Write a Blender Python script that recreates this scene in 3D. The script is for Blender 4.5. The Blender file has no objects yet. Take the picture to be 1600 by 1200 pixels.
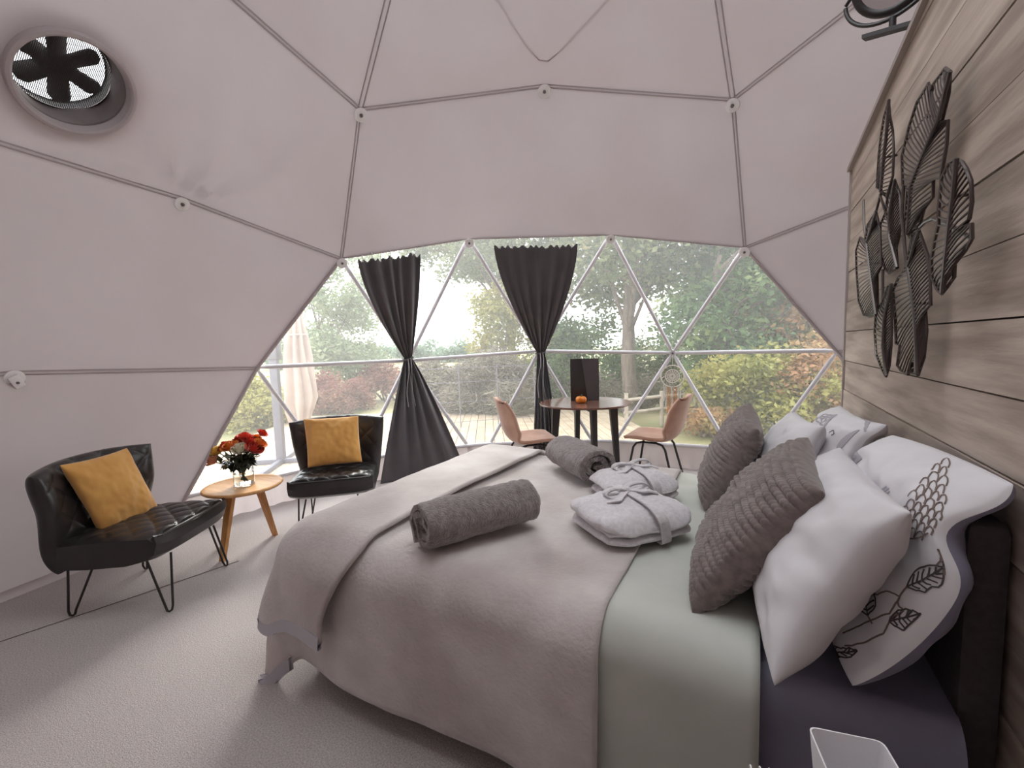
import bpy, bmesh, math, random
import numpy as np
from mathutils import Vector, Matrix, noise
from mathutils.bvhtree import BVHTree

# ------------------------------------------------------------------ camera
S = bpy.context.scene
COL = S.collection
CAM = Vector((0.0, 0.0, 1.3512))
CR = Vector((0.87642, 0.480708, -0.028421))
CU = Vector((-0.01683, 0.089561, 0.995839))
CF = Vector((-0.481253, 0.872295, -0.086583))
FOCAL = 679.8                                  # pixels of a 1600 wide frame
cam_d = bpy.data.cameras.new('camera')
cam_d.sensor_width = 36.0
cam_d.lens = 36.0 * FOCAL / 1600.0
cam_d.clip_start = 0.05
cam_d.clip_end = 400
cam = bpy.data.objects.new('camera', cam_d)
COL.objects.link(cam)
cam.matrix_world = Matrix(((CR.x, CU.x, -CF.x, CAM.x), (CR.y, CU.y, -CF.y, CAM.y), (CR.z, CU.z, -CF.z, CAM.z), (0, 0, 0, 1)))
S.camera = cam

# ------------------------------------------------------------------ sky, sun, exposure
W = bpy.data.worlds.new('overcast_sky')
S.world = W
W.use_nodes = True
bg = W.node_tree.nodes['Background']
bg.inputs['Color'].default_value = (0.93, 0.965, 1.0, 1)
bg.inputs['Strength'].default_value = 1.25
sun_d = bpy.data.lights.new('hazy_sun', 'SUN')
sun_d.energy = 1.6
sun_d.angle = math.radians(25)
sun_d.color = (1.0, 0.96, 0.9)
sun = bpy.data.objects.new('hazy_sun', sun_d)
COL.objects.link(sun)
sun.rotation_euler = Vector((0.45, -0.75, -0.62)).to_track_quat('-Z', 'Y').to_euler()
S.view_settings.view_transform = 'Standard'
S.view_settings.look = 'None'
S.view_settings.gamma = 1.0
S.view_settings.use_curve_mapping = False
S.view_settings.exposure = 2.05

# ------------------------------------------------------------------ helpers
PI = math.pi
rnd = random.Random(7)


def V(*a):
    return Vector(a)


def clamp(x, a=0.0, b=1.0):
    return max(a, min(b, x))


def smooth(a, b, x):
    t = clamp((x - a) / (b - a))
    return t * t * (3 - 2 * t)


def lerp(a, b, t):
    return a + (b - a) * t


def interp(tab, x):
    if x <= tab[0][0]:
        return tab[0][1]
    for (x0, y0), (x1, y1) in zip(tab, tab[1:]):
        if x <= x1:
            return lerp(y0, y1, (x - x0) / (x1 - x0))
    return tab[-1][1]


def srgb(r, g, b):
    f = lambda c: (c / 255 / 12.92) if c / 255 <= 0.04045 else ((c / 255 + 0.055) / 1.055) ** 2.4
    return (f(r), f(g), f(b), 1.0)


def nz(x, y, z=0.0, s=1.0):
    return noise.noise(Vector((x * s, y * s, z * s)))


def ray(px, py):
    return CF + CR * ((px - 800) / FOCAL) - CU * ((py - 600) / FOCAL)


def at_z(px, py, z):
    d = ray(px, py)
    return CAM + d * ((z - CAM.z) / d.z)


def at_depth(px, py, dep):
    return CAM + ray(px, py) * dep


def at_x(px, py, x):
    d = ray(px, py)
    return CAM + d * (x / d.x)


class MB:
    """collects verts and faces of one mesh"""

    def __init__(self):
        self.v, self.f, self.mi = [], [], []

    def add(self, vs, fs, m=0):
        o = len(self.v)
        self.v += [tuple(p) for p in vs]
        self.f += [tuple(i + o for i in f) for f in fs]
        self.mi += [m] * len(fs)
        return self

    def grid(self, nu, nv, fn, cu=False, cv=False, m=0):
        vs = [fn(i / (nu if cu else nu - 1), j / (nv if cv else nv - 1)) for i in range(nu) for j in range(nv)]
        fs = []
        for i in range(nu if cu else nu - 1):
            for j in range(nv if cv else nv - 1):
                a, b = i, (i + 1) % nu
                c, d = j, (j + 1) % nv
                fs.append((a * nv + c, b * nv + c, b * nv + d, a * nv + d))
        return self.add(vs, fs, m)

    def box(self, c, s, rot=None, bev=0.0, m=0):
        c = Vector(c)
        hx, hy, hz = s[0] / 2, s[1] / 2, s[2] / 2
        if bev <= 0:
            pts = [V(x, y, z) for x in (-hx, hx) for y in (-hy, hy) for z in (-hz, hz)]
            fs = [(0, 1, 3, 2), (4, 6, 7, 5), (0, 4, 5, 1), (2, 3, 7, 6), (0, 2, 6, 4), (1, 5, 7, 3)]
        else:
            bm = bmesh.new()
            bmesh.ops.create_cube(bm, size=1)
            for v in bm.verts:
                v.co = V(v.co.x * s[0], v.co.y * s[1], v.co.z * s[2])
            bmesh.ops.bevel(bm, geom=bm.edges[:], offset=bev, segments=2, affect='EDGES', profile=0.5)
            bm.verts.index_update()
            pts = [v.co.copy() for v in bm.verts]
            fs = [tuple(v.index for v in f.verts) for f in bm.faces]
            bm.free()
        if rot is not None:
            pts = [rot @ p for p in pts]
        return self.add([p + c for p in pts], fs, m)

    def tube(self, pts, r, n=8, closed=False, caps=True, m=0, flat=None):
        pts = [Vector(p) for p in pts]
        N = len(pts)
        rr = r if isinstance(r, (list, tuple)) else [r] * N
        vs = []
        up = None
        for i, p in enumerate(pts):
            if closed:
                t = pts[(i + 1) % N] - pts[i - 1]
            else:
                t = pts[min(i + 1, N - 1)] - pts[max(i - 1, 0)]
            t = t.normalized() if t.length > 1e-9 else V(0, 0, 1)
            if up is None:
                up = t.orthogonal().normalized() if flat is None else Vector(flat)
            if flat is not None:
                up = Vector(flat)
            up = (up - t * up.dot(t))
            up = up.normalized() if up.length > 1e-6 else t.orthogonal().normalized()
            sd = t.cross(up)
            for k in range(n):
                a = 2 * PI * k / n
                vs.append(p + (up * math.cos(a) + sd * math.sin(a)) * rr[i])
        fs = []
        for i in range(N if closed else N - 1):
            j = (i + 1) % N
            for k in range(n):
                k2 = (k + 1) % n
                fs.append((i * n + k, i * n + k2, j * n + k2, j * n + k))
        if caps and not closed:
            fs.append(tuple(range(n - 1, -1, -1)))
            fs.append(tuple((N - 1) * n + k for k in range(n)))
        return self.add(vs, fs, m)

    def ribbon(self, pts, nrm, w, th=0.0015, m=0):
        """flat strap along pts, normals nrm"""
        pts = [Vector(p) for p in pts]
        N = len(pts)
        vs = []
        for i, p in enumerate(pts):
            t = (pts[min(i + 1, N - 1)] - pts[max(i - 1, 0)]).normalized()
            n_ = Vector(nrm[i] if isinstance(nrm, list) else nrm).normalized()
            s = t.cross(n_).normalized()
            wi = w[i] if isinstance(w, (list, tuple)) else w
            vs += [p - s * wi / 2, p + s * wi / 2, p + s * wi / 2 + n_ * th, p - s * wi / 2 + n_ * th]
        fs = []
        for i in range(N - 1):
            a, b = i * 4, i * 4 + 4
            for k in range(4):
                k2 = (k + 1) % 4
                fs.append((a + k, a + k2, b + k2, b + k))
        fs += [(3, 2, 1, 0), tuple((N - 1) * 4 + k for k in range(4))]
        return self.add(vs, fs, m)

    def lathe(self, prof, n=32, c=(0, 0, 0), M=None, m=0, capb=True, capt=True):
        vs = []
        for r, z in prof:
            for k in range(n):
                a = 2 * PI * k / n
                p = V(r * math.cos(a), r * math.sin(a), z)
                if M is not None:
                    p = M @ p
                vs.append(p + Vector(c))
        fs = []
        for i in range(len(prof) - 1):
            for k in range(n):
                k2 = (k + 1) % n
                fs.append((i * n + k, i * n + k2, (i + 1) * n + k2, (i + 1) * n + k))
        if capb:
            fs.append(tuple(range(n - 1, -1, -1)))
        if capt:
            fs.append(tuple((len(prof) - 1) * n + k for k in range(n)))
        return self.add(vs, fs, m)

    def build(self, name, mat, parent=None, sm=True, fix=True):
        me = bpy.data.meshes.new(name)
        me.from_pydata(self.v, [], self.f)
        mats = mat if isinstance(mat, (list, tuple)) else [mat]
        for mm in mats:
            me.materials.append(mm)
        if len(mats) > 1:
            me.polygons.foreach_set('material_index', self.mi)
        if fix:
            bm = bmesh.new()
            bm.from_mesh(me)
            bmesh.ops.recalc_face_normals(bm, faces=bm.faces[:])
            bm.to_mesh(me)
            bm.free()
        me.update()
        if sm:
            me.polygons.foreach_set('use_smooth', [True] * len(me.polygons))
            try:
                me.set_sharp_from_angle(angle=math.radians(40 if sm is True else sm))
            except Exception:
                pass
        o = bpy.data.objects.new(name, me)
        COL.objects.link(o)
        if parent is not None:
            o.parent = parent
        return o


def copy_part(o, name=None, parent=None, loc=None):
    c = o.copy()
    COL.objects.link(c)
    if parent is not None:
        c.parent = parent
    if loc is not None:
        c.location = loc
    return c


def children(o):
    return [c for c in COL.objects if c.parent == o]


def copy_tree(o, parent=None):
    c = o.copy()
    COL.objects.link(c)
    c.parent = parent
    for ch in children(o):
        copy_tree(ch, c)
    return c


def tag(o, label=None, cat=None, group=None, kind=None):
    if label:
        o['label'] = label
    if cat:
        o['category'] = cat
    if group:
        o['group'] = group
    if kind:
        o['kind'] = kind
    return o


def thing(name, label=None, cat=None, loc=(0, 0, 0), rz=0.0, group=None, kind=None):
    o = bpy.data.objects.new(name, None)
    o.empty_display_size = 0.05
    COL.objects.link(o)
    o.location = loc
    o.rotation_euler = (0, 0, rz)
    return tag(o, label, cat, group, kind)


def rebase(root):
    """a thing built in world coordinates gets its origin at its base"""
    objs = [root]
    for o in objs:
        objs += children(o)
    meshes = {o.data for o in objs if o.type == 'MESH'}
    lo, hi = V(1e9, 1e9, 1e9), V(-1e9, -1e9, -1e9)
    for me in meshes:
        a = np.empty(len(me.vertices) * 3, dtype=np.float32)
        me.vertices.foreach_get('co', a)
        a = a.reshape(-1, 3)
        for k in range(3):
            lo[k] = min(lo[k], float(a[:, k].min()))
            hi[k] = max(hi[k], float(a[:, k].max()))
    c = V((lo.x + hi.x) / 2, (lo.y + hi.y) / 2, lo.z)
    for me in meshes:
        me.transform(Matrix.Translation(-c))
    root.location = c
    return root


# ------------------------------------------------------------------ materials
MATS = {}


def mat(name, col, rough=0.7, col2=None, nscale=8.0, bump=0.0, bscale=60.0, metal=0.0, sheen=0.0, coat=0.0, stretch=None,
        trans=0.0, detail=4.0, ior=1.45, bdist=0.01, rand=0.0, spec=0.5, sheen_rough=0.5, contrast=(0.35, 0.65)):
    if name in MATS:
        return MATS[name]
    m = bpy.data.materials.new(name)
    m.use_nodes = True
    nt = m.node_tree
    p = nt.nodes['Principled BSDF']
    p.inputs['Roughness'].default_value = rough
    p.inputs['Metallic'].default_value = metal
    p.inputs['IOR'].default_value = ior
    p.inputs['Specular IOR Level'].default_value = spec
    if sheen:
        p.inputs['Sheen Weight'].default_value = sheen
        p.inputs['Sheen Roughness'].default_value = sheen_rough
    if coat:
        p.inputs['Coat Weight'].default_value = coat
        p.inputs['Coat Roughness'].default_value = 0.15
    p.inputs['Base Color'].default_value = col
    tc = nt.nodes.new('ShaderNodeTexCoord')
    mp = nt.nodes.new('ShaderNodeMapping')
    nt.links.new(tc.outputs['Object'], mp.inputs['Vector'])
    if stretch:
        mp.inputs['Scale'].default_value = stretch
    vec = mp.outputs['Vector']
    if rand:
        oi = nt.nodes.new('ShaderNodeObjectInfo')
        ml = nt.nodes.new('ShaderNodeMath')
        ml.operation = 'MULTIPLY'
        ml.inputs[1].default_value = 37.0
        nt.links.new(oi.outputs['Random'], ml.inputs[0])
        va = nt.nodes.new('ShaderNodeVectorMath')
        va.operation = 'ADD'
        nt.links.new(vec, va.inputs[0])
        nt.links.new(ml.outputs[0], va.inputs[1])
        vec = va.outputs[0]
    out_col = None
    if col2 is not None:
        n = nt.nodes.new('ShaderNodeTexNoise')
        n.inputs['Scale'].default_value = nscale
        n.inputs['Detail'].default_value = detail
        nt.links.new(vec, n.inputs['Vector'])
        cr = nt.nodes.new('ShaderNodeValToRGB')
        cr.color_ramp.elements[0].position, cr.color_ramp.elements[1].position = contrast
        cr.color_ramp.elements[0].color = col
        cr.color_ramp.elements[1].color = col2
        nt.links.new(n.outputs['Fac'], cr.inputs['Fac'])
        out_col = cr.outputs['Color']
        if rand:
            hv = nt.nodes.new('ShaderNodeHueSaturation')
            mr = nt.nodes.new('ShaderNodeMapRange')
            mr.inputs['To Min'].default_value = 1 - rand
            mr.inputs['To Max'].default_value = 1 + rand
            nt.links.new(oi.outputs['Random'], mr.inputs['Value'])
            nt.links.new(mr.outputs[0], hv.inputs['Value'])
            nt.links.new(out_col, hv.inputs['Color'])
            out_col = hv.outputs['Color']
        nt.links.new(out_col, p.inputs['Base Color'])
    if bump:
        n2 = nt.nodes.new('ShaderNodeTexNoise')
        n2.inputs['Scale'].default_value = bscale
        n2.inputs['Detail'].default_value = 5
        nt.links.new(vec, n2.inputs['Vector'])
        b = nt.nodes.new('ShaderNodeBump')
        b.inputs['Strength'].default_value = bump
        b.inputs['Distance'].default_value = bdist
        nt.links.new(n2.outputs['Fac'], b.inputs['Height'])
        nt.links.new(b.outputs['Normal'], p.inputs['Normal'])
    if trans:
        t = nt.nodes.new('ShaderNodeBsdfTranslucent')
        t.inputs['Color'].default_value = col
        if out_col is not None:
            nt.links.new(out_col, t.inputs['Color'])
        mx = nt.nodes.new('ShaderNodeMixShader')
        mx.inputs['Fac'].default_value = trans
        nt.links.new(p.outputs[0], mx.inputs[1])
        nt.links.new(t.outputs[0], mx.inputs[2])
        nt.links.new(mx.outputs[0], nt.nodes['Material Output'].inputs['Surface'])
    MATS[name] = m
    return m


def clear_mat(name, haze=0.05, gloss=0.05, tint=(0.96, 0.97, 0.97, 1), rough=0.05):
    """clear plastic sheet: lets light straight through, slightly milky, slightly shiny"""
    m = bpy.data.materials.new(name)
    m.use_nodes = True
    nt = m.node_tree
    for n in list(nt.nodes):
        if n.type == 'BSDF_PRINCIPLED':
            nt.nodes.remove(n)
    out = nt.nodes['Material Output']
    tr = nt.nodes.new('ShaderNodeBsdfTransparent')
    tr.inputs['Color'].default_value = tint
    tl = nt.nodes.new('ShaderNodeBsdfTranslucent')
    tl.inputs['Color'].default_value = (0.95, 0.95, 0.95, 1)
    gl = nt.nodes.new('ShaderNodeBsdfGlossy')
    gl.inputs['Roughness'].default_value = rough
    m1 = nt.nodes.new('ShaderNodeMixShader')
    m1.inputs['Fac'].default_value = haze
    nt.links.new(tr.outputs[0], m1.inputs[1])
    nt.links.new(tl.outputs[0], m1.inputs[2])
    m2 = nt.nodes.new('ShaderNodeMixShader')
    fr = nt.nodes.new('ShaderNodeFresnel')
    fr.inputs['IOR'].default_value = 1.35
    mu = nt.nodes.new('ShaderNodeMath')
    mu.operation = 'MULTIPLY'
    mu.inputs[1].default_value = gloss * 10
    mu.use_clamp = True
    nt.links.new(fr.outputs[0], mu.inputs[0])
    nt.links.new(mu.outputs[0], m2.inputs['Fac'])
    nt.links.new(m1.outputs[0], m2.inputs[1])
    nt.links.new(gl.outputs[0], m2.inputs[2])
    nt.links.new(m2.outputs[0], out.inputs['Surface'])
    MATS[name] = m
    return m


M_LINER = mat('tent_liner', srgb(194, 184, 186), 0.85, srgb(188, 177, 178), 1.3, bump=0.25, bscale=3.0, bdist=0.02, trans=0.06)
M_CORD = mat('seam_cord', srgb(176, 164, 164), 0.8)
M_DISC = mat('white_plastic', srgb(240, 236, 236), 0.45)
M_BOLT = mat('bolt_steel', srgb(120, 116, 116), 0.35, metal=0.8)
M_STRUT = mat('white_painted_tube', srgb(214, 210, 214), 0.4)
M_PVC = clear_mat('clear_vinyl', haze=0.05, gloss=0.03)
M_CARPET = mat('carpet_pile', srgb(206, 197, 195), 0.95, srgb(168, 158, 156), 170, bump=0.7, bscale=260, bdist=0.01, sheen=0.25)
M_DARKGAP = mat('dark_gap', srgb(92, 82, 80), 0.9)
M_PLANK = mat('weathered_plank', srgb(200, 184, 172), 0.7, srgb(158, 142, 131), 2.2, bump=0.35, bscale=5.0, bdist=0.006,
              stretch=(9.0, 0.9, 9.0), rand=0.13, detail=7)
M_TRIM = mat('grey_trim', srgb(150, 138, 134), 0.6)
M_BLACKMETAL = mat('black_metal', srgb(52, 48, 48), 0.4, metal=0.3)

# ------------------------------------------------------------------ the geodesic dome
DC = V(-0.4376, 1.4758, 0.63)
DR = 3.5
DAZ = math.radians(6.83)


def ico_rows():
    t, s = 1 / math.sqrt(5), 2 / math.sqrt(5)
    top = V(0, 0, 1)
    A = [V(s * math.cos(math.radians(72 * i)), s * math.sin(math.radians(72 * i)), t) for i in range(5)]
    L = [V(s * math.cos(math.radians(72 * i + 36)), s * math.sin(math.radians(72 * i + 36)), -t) for i in range(5)]
    rows = {0: [top]}
    for r in range(1, 6):
        out = []
        for i in range(5):
            a, b, l, ln = A[i], A[(i + 1) % 5], L[i], L[(i + 1) % 5]
            if r <= 3:
                for k in range(r):
                    out.append((top * (3 - r) / 3 + (a * (r - k) / r + b * k / r) * r / 3).normalized())
            else:
                m = r - 3
                pa, pb, pc = (a * (3 - m) + l * m) / 3, (b * (3 - m) + l * m) / 3, (b * (3 - m) + ln * m) / 3
                for k in range(3 - m):
                    out.append((pa * (3 - m - k) / (3 - m) + pb * k / (3 - m)).normalized())
                for k in range(m):
                    out.append((pb * (m - k) / m + pc * k / m).normalized())
        out.sort(key=lambda p: math.degrees(math.atan2(p.y, p.x)) % 359.99)
        rows[r] = out
    return rows


ROWS = ico_rows()


def azd(p):
    return math.degrees(math.atan2(p.y, p.x))


def to_world(p, rad=DR):
    return V(p.x * math.sin(DAZ) - p.y * math.cos(DAZ), p.x * math.cos(DAZ) + p.y * math.sin(DAZ), p.z) * rad + DC


def node(r, az):
    return min(ROWS[r], key=lambda p: abs((azd(p) - az + 180) % 360 - 180))


def band(r):
    """triangles (unit vectors) between row r and row r+1"""
    a, b = ROWS[r], ROWS[r + 1]
    if r == 0:
        return [(a[0], b[i], b[(i + 1) % len(b)]) for i in range(len(b))]
    tris = []
    i = 0
    j = min(range(len(b)), key=lambda k: (b[k] - a[0]).length)
    ci = cj = 0
    while ci < len(a) or cj < len(b):
        pa, pb = a[i % len(a)], b[j % len(b)]
        na, nb = a[(i + 1) % len(a)], b[(j + 1) % len(b)]
        if cj >= len(b) or (ci < len(a) and (na - pb).length < (nb - pa).length - 1e-6):
            tris.append((pa, pb, na))
            i += 1
            ci += 1
        else:
            tris.append((pa, pb, nb))
            j += 1
            cj += 1
    return tris


def cen_az(t):
    c = t[0] + t[1] + t[2]
    return azd(c)


RL = DR - 0.035
VENT = {}


def liner_panel(name, tris, parent, n=12, it=60, hole=None, hubs=(), load=0.0004):
    idx, vs, fs, ecount = {}, [], [], {}

    def vid(p):
        k = (round(p.x, 4), round(p.y, 4), round(p.z, 4))
        if k not in idx:
            idx[k] = len(vs)
            vs.append(p)
        return idx[k]

    for t in tris:
        A, B, C_ = [to_world(q, RL) for q in t]
        g = {}
        for i in range(n + 1):
            for j in range(n + 1 - i):
                g[i, j] = vid(A + (B - A) * (i / n) + (C_ - A) * (j / n))
        for i in range(n):
            for j in range(n - i):
                fs.append((g[i, j], g[i + 1, j], g[i, j + 1]))
                if i + j < n - 1:
                    fs.append((g[i + 1, j], g[i + 1, j + 1], g[i, j + 1]))
    for f in fs:
        for k in range(3):
            e = tuple(sorted((f[k], f[(k + 1) % 3])))
            ecount[e] = ecount.get(e, 0) + 1
    P = np.array([tuple(p) for p in vs])
    bd = np.zeros(len(vs), bool)
    for e, c in ecount.items():
        if c == 1:
            bd[list(e)] = True
    E = np.array(list(ecount.keys()))
    deg = np.zeros(len(vs))
    np.add.at(deg, E[:, 0], 1)
    np.add.at(deg, E[:, 1], 1)
    nin0 = np.array(tuple(DC)) - P
    nin0 /= np.linalg.norm(nin0, axis=1)[:, None]
    for _ in range(it):
        acc = np.zeros_like(P)
        np.add.at(acc, E[:, 0], P[E[:, 1]])
        np.add.at(acc, E[:, 1], P[E[:, 0]])
        Q = acc / deg[:, None]
        P = np.where(bd[:, None], P, 0.5 * P + 0.5 * Q + nin0 * load)
    # folds that run out from the hubs
    nin = np.array(tuple(DC)) - P
    nin /= np.linalg.norm(nin, axis=1)[:, None]
    disp = np.zeros(len(P))
    for (h, amp, ph, k, reach) in hubs:
        H = np.array(tuple(h))
        d = P - H
        dist = np.linalg.norm(d, axis=1)
        n0 = np.array(tuple((DC - h).normalized()))
        ex = np.cross(n0, [0, 0, 1.0])
        ex /= np.linalg.norm(ex)
        ey = np.cross(n0, ex)
        th = np.arctan2(d @ ey, d @ ex)
        w = np.clip(dist / 0.12, 0, 1) * np.exp(-dist / reach)
        disp += amp * w * (np.clip(np.cos(k * th + ph + 0.8 * np.sin(dist * 5)), 0, 1) ** 2 - 0.25)
    fade = np.ones(len(P))
    P = P + nin * np.where(bd, 0, disp * fade)[:, None]
    if hole is not None:
        vray, hr = hole
        tree = BVHTree.FromPolygons([Vector(p) for p in P], fs)
        hc, hn, _, _ = tree.ray_cast(CAM, vray.normalized())
        hn = (hc - DC).normalized() * 0.35 + (hn if hn.dot(hc - DC) > 0 else -hn) * 0.65
        hn.normalize()
        VENT['c'], VENT['n'] = hc, hn
        hc_, hn_ = np.array(tuple(hc)), np.array(tuple(hn))
        d = P - hc_
        rad = np.linalg.norm(d - np.outer(d @ hn_, hn_), axis=1)
        near = np.linalg.norm(d, axis=1) < hr * 3
        wf_ = np.clip((1.6 * hr - rad) / (0.4 * hr), 0, 1) * near
        P = P - np.outer((d @ hn_) * wf_, hn_)
        d = P - hc_
        inside = (rad < hr) & near
        keep = [f for f in fs if not all(inside[list(f)])]
        for k in {k for f in keep for k in f if inside[k]}:
            dd = d[k] - hn_ * (d[k] @ hn_)
            L_ = np.linalg.norm(dd)
            P[k] = P[k] + dd / max(L_, 1e-6) * (hr - L_)
        fs = keep
    mb = MB()
    mb.add([tuple(p) for p in P], fs)
    o = mb.build(name, M_LINER, parent, sm=80)
    return o


dome = thing('wall_dome', 'grey fabric lining of the geodesic dome tent with cord seams and round white hub discs', None, (0, 0, 0), kind='structure')
window = thing('window_1', 'clear triangular vinyl panes in white tube frame across the front of the dome', None, (0, 0, 0), kind='structure')

tri_cap, tri_d, tri_c, tri_b, tri_a = band(0), band(1), band(2), band(3), band(4)


def sector(t):
    return int((cen_az(t) % 360) // 72)


def win_b(t):
    return -5 < cen_az(t) < 77


def win_a(t):
    return -14 < cen_az(t) < 86


def hub(r, az, amp, ph, k, reach):
    return (to_world(node(r, az), RL), amp, ph, k, reach)


SKY_SECT = ()
for s in range(5):
    if s in SKY_SECT:
        continue
    liner_panel('fabric_panel', [t for t in tri_d if sector(t) == s], dome,
                hubs=[hub(2, 72 * s, 0.04, 0.4 + s, 9, 0.45), hub(2, 72 * s + 72, 0.05, 1.1, 8, 0.5), hub(2, 72 * s + 36, 0.008, 2.0, 7, 0.3)])
vent_ray = ray(117, 133)
VENT_R = 0.235
for s in range(5):
    tr = [t for t in tri_c if sector(t) == s]
    hole = None
    if s == 1:
        hole = (vent_ray, VENT_R)
    liner_panel('fabric_panel', tr, dome, n=26 if s == 1 else 14, it=120 if s == 1 else 60, hole=hole,
                hubs=[hub(3, 72 * s + 22.4, 0.085 if s == 1 else 0.010, 0.9, 8, 0.6), hub(3, 72 * s + 49.6, 0.006, 0.2, 7, 0.3),
                      hub(2, 72 * s + 36, 0.006, 0.3, 6, 0.4), hub(2, 72 * s, 0.008, 0.7, 8, 0.4), hub(3, 72 * s, 0.006, 0.2, 9, 0.3)])
VENT_C, VENT_N = VENT['c'], VENT['n']
bfab = [t for t in tri_b if not win_b(t)]
bgroups = [[t for t in bfab if lo <= (cen_az(t) % 360) < hi] for lo, hi in ((77, 152), (152, 222), (222, 294), (294, 361))]
for g in bgroups:
    liner_panel('fabric_panel', g, dome, n=14, hubs=[hub(4, 83.8, 0.012, 0.3, 10, 0.3), hub(4, 108, 0.01, 1.3, 9, 0.35), hub(3, 94.4, 0.008, 0.3, 7, 0.4)])
afab = [t for t in tri_a if not win_a(t)]
agroups = [[t for t in afab if lo <= (cen_az(t) % 360) < hi] for lo, hi in ((86, 158), (158, 230), (230, 300), (300, 361))]
for g in agroups:
    liner_panel('fabric_panel', g, dome, n=12, hubs=[hub(4, 83.8, 0.010, 0.9, 9, 0.3), hub(4, 108, 0.012, 0.2, 8, 0.4)])


def seam(p, q, off=0.010, r=0.0048, both=True):
    """two parallel cords along one edge of the lining"""
    a, b = to_world(p, RL - 0.006), to_world(q, RL - 0.006)
    nn = (DC - (a + b) / 2).normalized()
    sd = (b - a).normalized().cross(nn)
    mb = MB()
    for s in ((-1, 1) if both else (0,)):
        pts = []
        for i in range(9):
            t = i / 8
            pts.append(lerp(a, b, t) + sd * off * s + nn * 0.004 * math.sin(PI * t))
        mb.tube(pts, r, 6)
    mb.build('seam', M_CORD, dome)


for i in range(10):
    seam(ROWS[2][i], ROWS[2][(i + 1) % 10])
for i in range(15):
    p, q = ROWS[3][i], ROWS[3][(i + 1) % 15]
    seam(p, q, both=not (-5 < azd(p + q) < 77))
    p, q = ROWS[4][i], ROWS[4][(i + 1) % 15]
    if not (-12 < azd(p + q) < 84):
        seam(p, q)
for i in range(5):
    a = 72 * i
    seam(node(3, a), node(2, a))
    seam(node(2, a), node(1, a), off=0.016)
for p, q in ((node(4, 83.8), node(3, 72)), (node(4, 83.8), node(5, 96.2)), (node(4, -11.8), node(3, 0)), (node(4, -11.8), node(5, -24.2))):
    seam(p, q, off=0.0, r=0.014, both=False)

# V shaped seam of the roof flap, laid on the panel above the window
flap_tris = [t for t in tri_d if sector(t) == 0]
fpoly = [[to_world(q, RL - 0.012) for q in t] for t in flap_tris]
bv = BVHTree.FromPolygons([p for t in fpoly for p in t], [(3 * i, 3 * i + 1, 3 * i + 2) for i in range(len(fpoly))])
vpts = []
for px, py in ((700, -110), (740, -55), (780, 0), (800, 35), (825, 72), (842, 90), (856, 92), (876, 74), (905, 42), (945, 0), (985, -48), (1030, -110)):
    h = bv.ray_cast(CAM, ray(px, py).normalized())
    if h[0] is not None:
        vpts.append(h[0] + (DC - h[0]).normalized() * 0.035)
MB().tube(vpts, 0.006, 6).build('seam', M_CORD, dome)

# hub discs
disc_mesh = MB().lathe([(0.052, 0.0), (0.054, 0.003), (0.052, 0.008), (0.016, 0.010), (0.0155, 0.006)], 28)
bolt_mesh = MB().lathe([(0.013, 0.004), (0.013, 0.018), (0.008, 0.022)], 6)
dm = disc_mesh.build('hub_disc', M_DISC, dome)
bm_ = bolt_mesh.build('bolt', M_BOLT, dm)
first = True
for r in (2, 3, 4):
    for p in ROWS[r]:
        a = azd(p)
        if r == 4 and (-16 < a < 90):
            continue
        if r < 2:
            continue
        if not (-60 < a < 150):
            continue
        d = dm if first else copy_tree(dm, dome)
        first = False
        w = to_world(p, RL - 0.018) - V(0, 0, 0.035 if r != 4 else 0.03)
        d.location = w
        d.rotation_euler = (DC - w).to_track_quat('Z', 'Y').to_euler()
        sc = {2: 0.95, 3: 0.85, 4: 0.9}[r]
        d.scale = (sc, sc, sc)

# window frame
edges = set()
wb = [t for t in tri_b if win_b(t)]
wa = [t for t in tri_a if win_a(t)]
for t in wb + wa:
    for k in range(3):
        p, q = t[k], t[(k + 1) % 3]
        kp, kq = tuple(round(c, 4) for c in p), tuple(round(c, 4) for c in q)
        edges.add(tuple(sorted((kp, kq))))
row5z = 0.0
for e in edges:
    p, q = Vector(e[0]), Vector(e[1])
    if p.z < 0 and q.z < 0:
        continue
    a, b = to_world(p), to_world(q)
    d = (b - a).normalized()
    mb = MB()
    # round tube with flattened ends
    rr = [0.008, 0.012, 0.020, 0.020, 0.012, 0.008]
    L_ = (b - a).length
    mb.tube([a, a + d * 0.04, a + d * 0.09, b - d * 0.09, b - d * 0.04, b], rr, 10)
    mb.build('strut', M_STRUT, window)
for az in (-11.8, 11.8, 36, 60.2, 83.8):
    w = to_world(node(4, az), DR)
    nn = (DC - w).normalized()
    mb = MB()
    mb.lathe([(0.034, -0.02), (0.036, -0.012), (0.036, 0.014), (0.03, 0.02)], 20, w, nn.to_track_quat('Z', 'Y').to_matrix())
    o = mb.build('hub_plate', M_STRUT, window)
    MB().lathe([(0.012, 0.02), (0.012, 0.034), (0.006, 0.036)], 6, w, nn.to_track_quat('Z', 'Y').to_matrix()).build('bolt', M_BOLT, o)

SILL = 0.255


def clip(poly, z, keep_above):
    out = []
    n = len(poly)
    for i in range(n):
        a, b = poly[i], poly[(i + 1) % n]
        ia, ib = (a.z >= z) == keep_above, (b.z >= z) == keep_above
        if ia:
            out.append(a)
        if ia != ib:
            out.append(a + (b - a) * ((z - a.z) / (b.z - a.z)))
    return out


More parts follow.
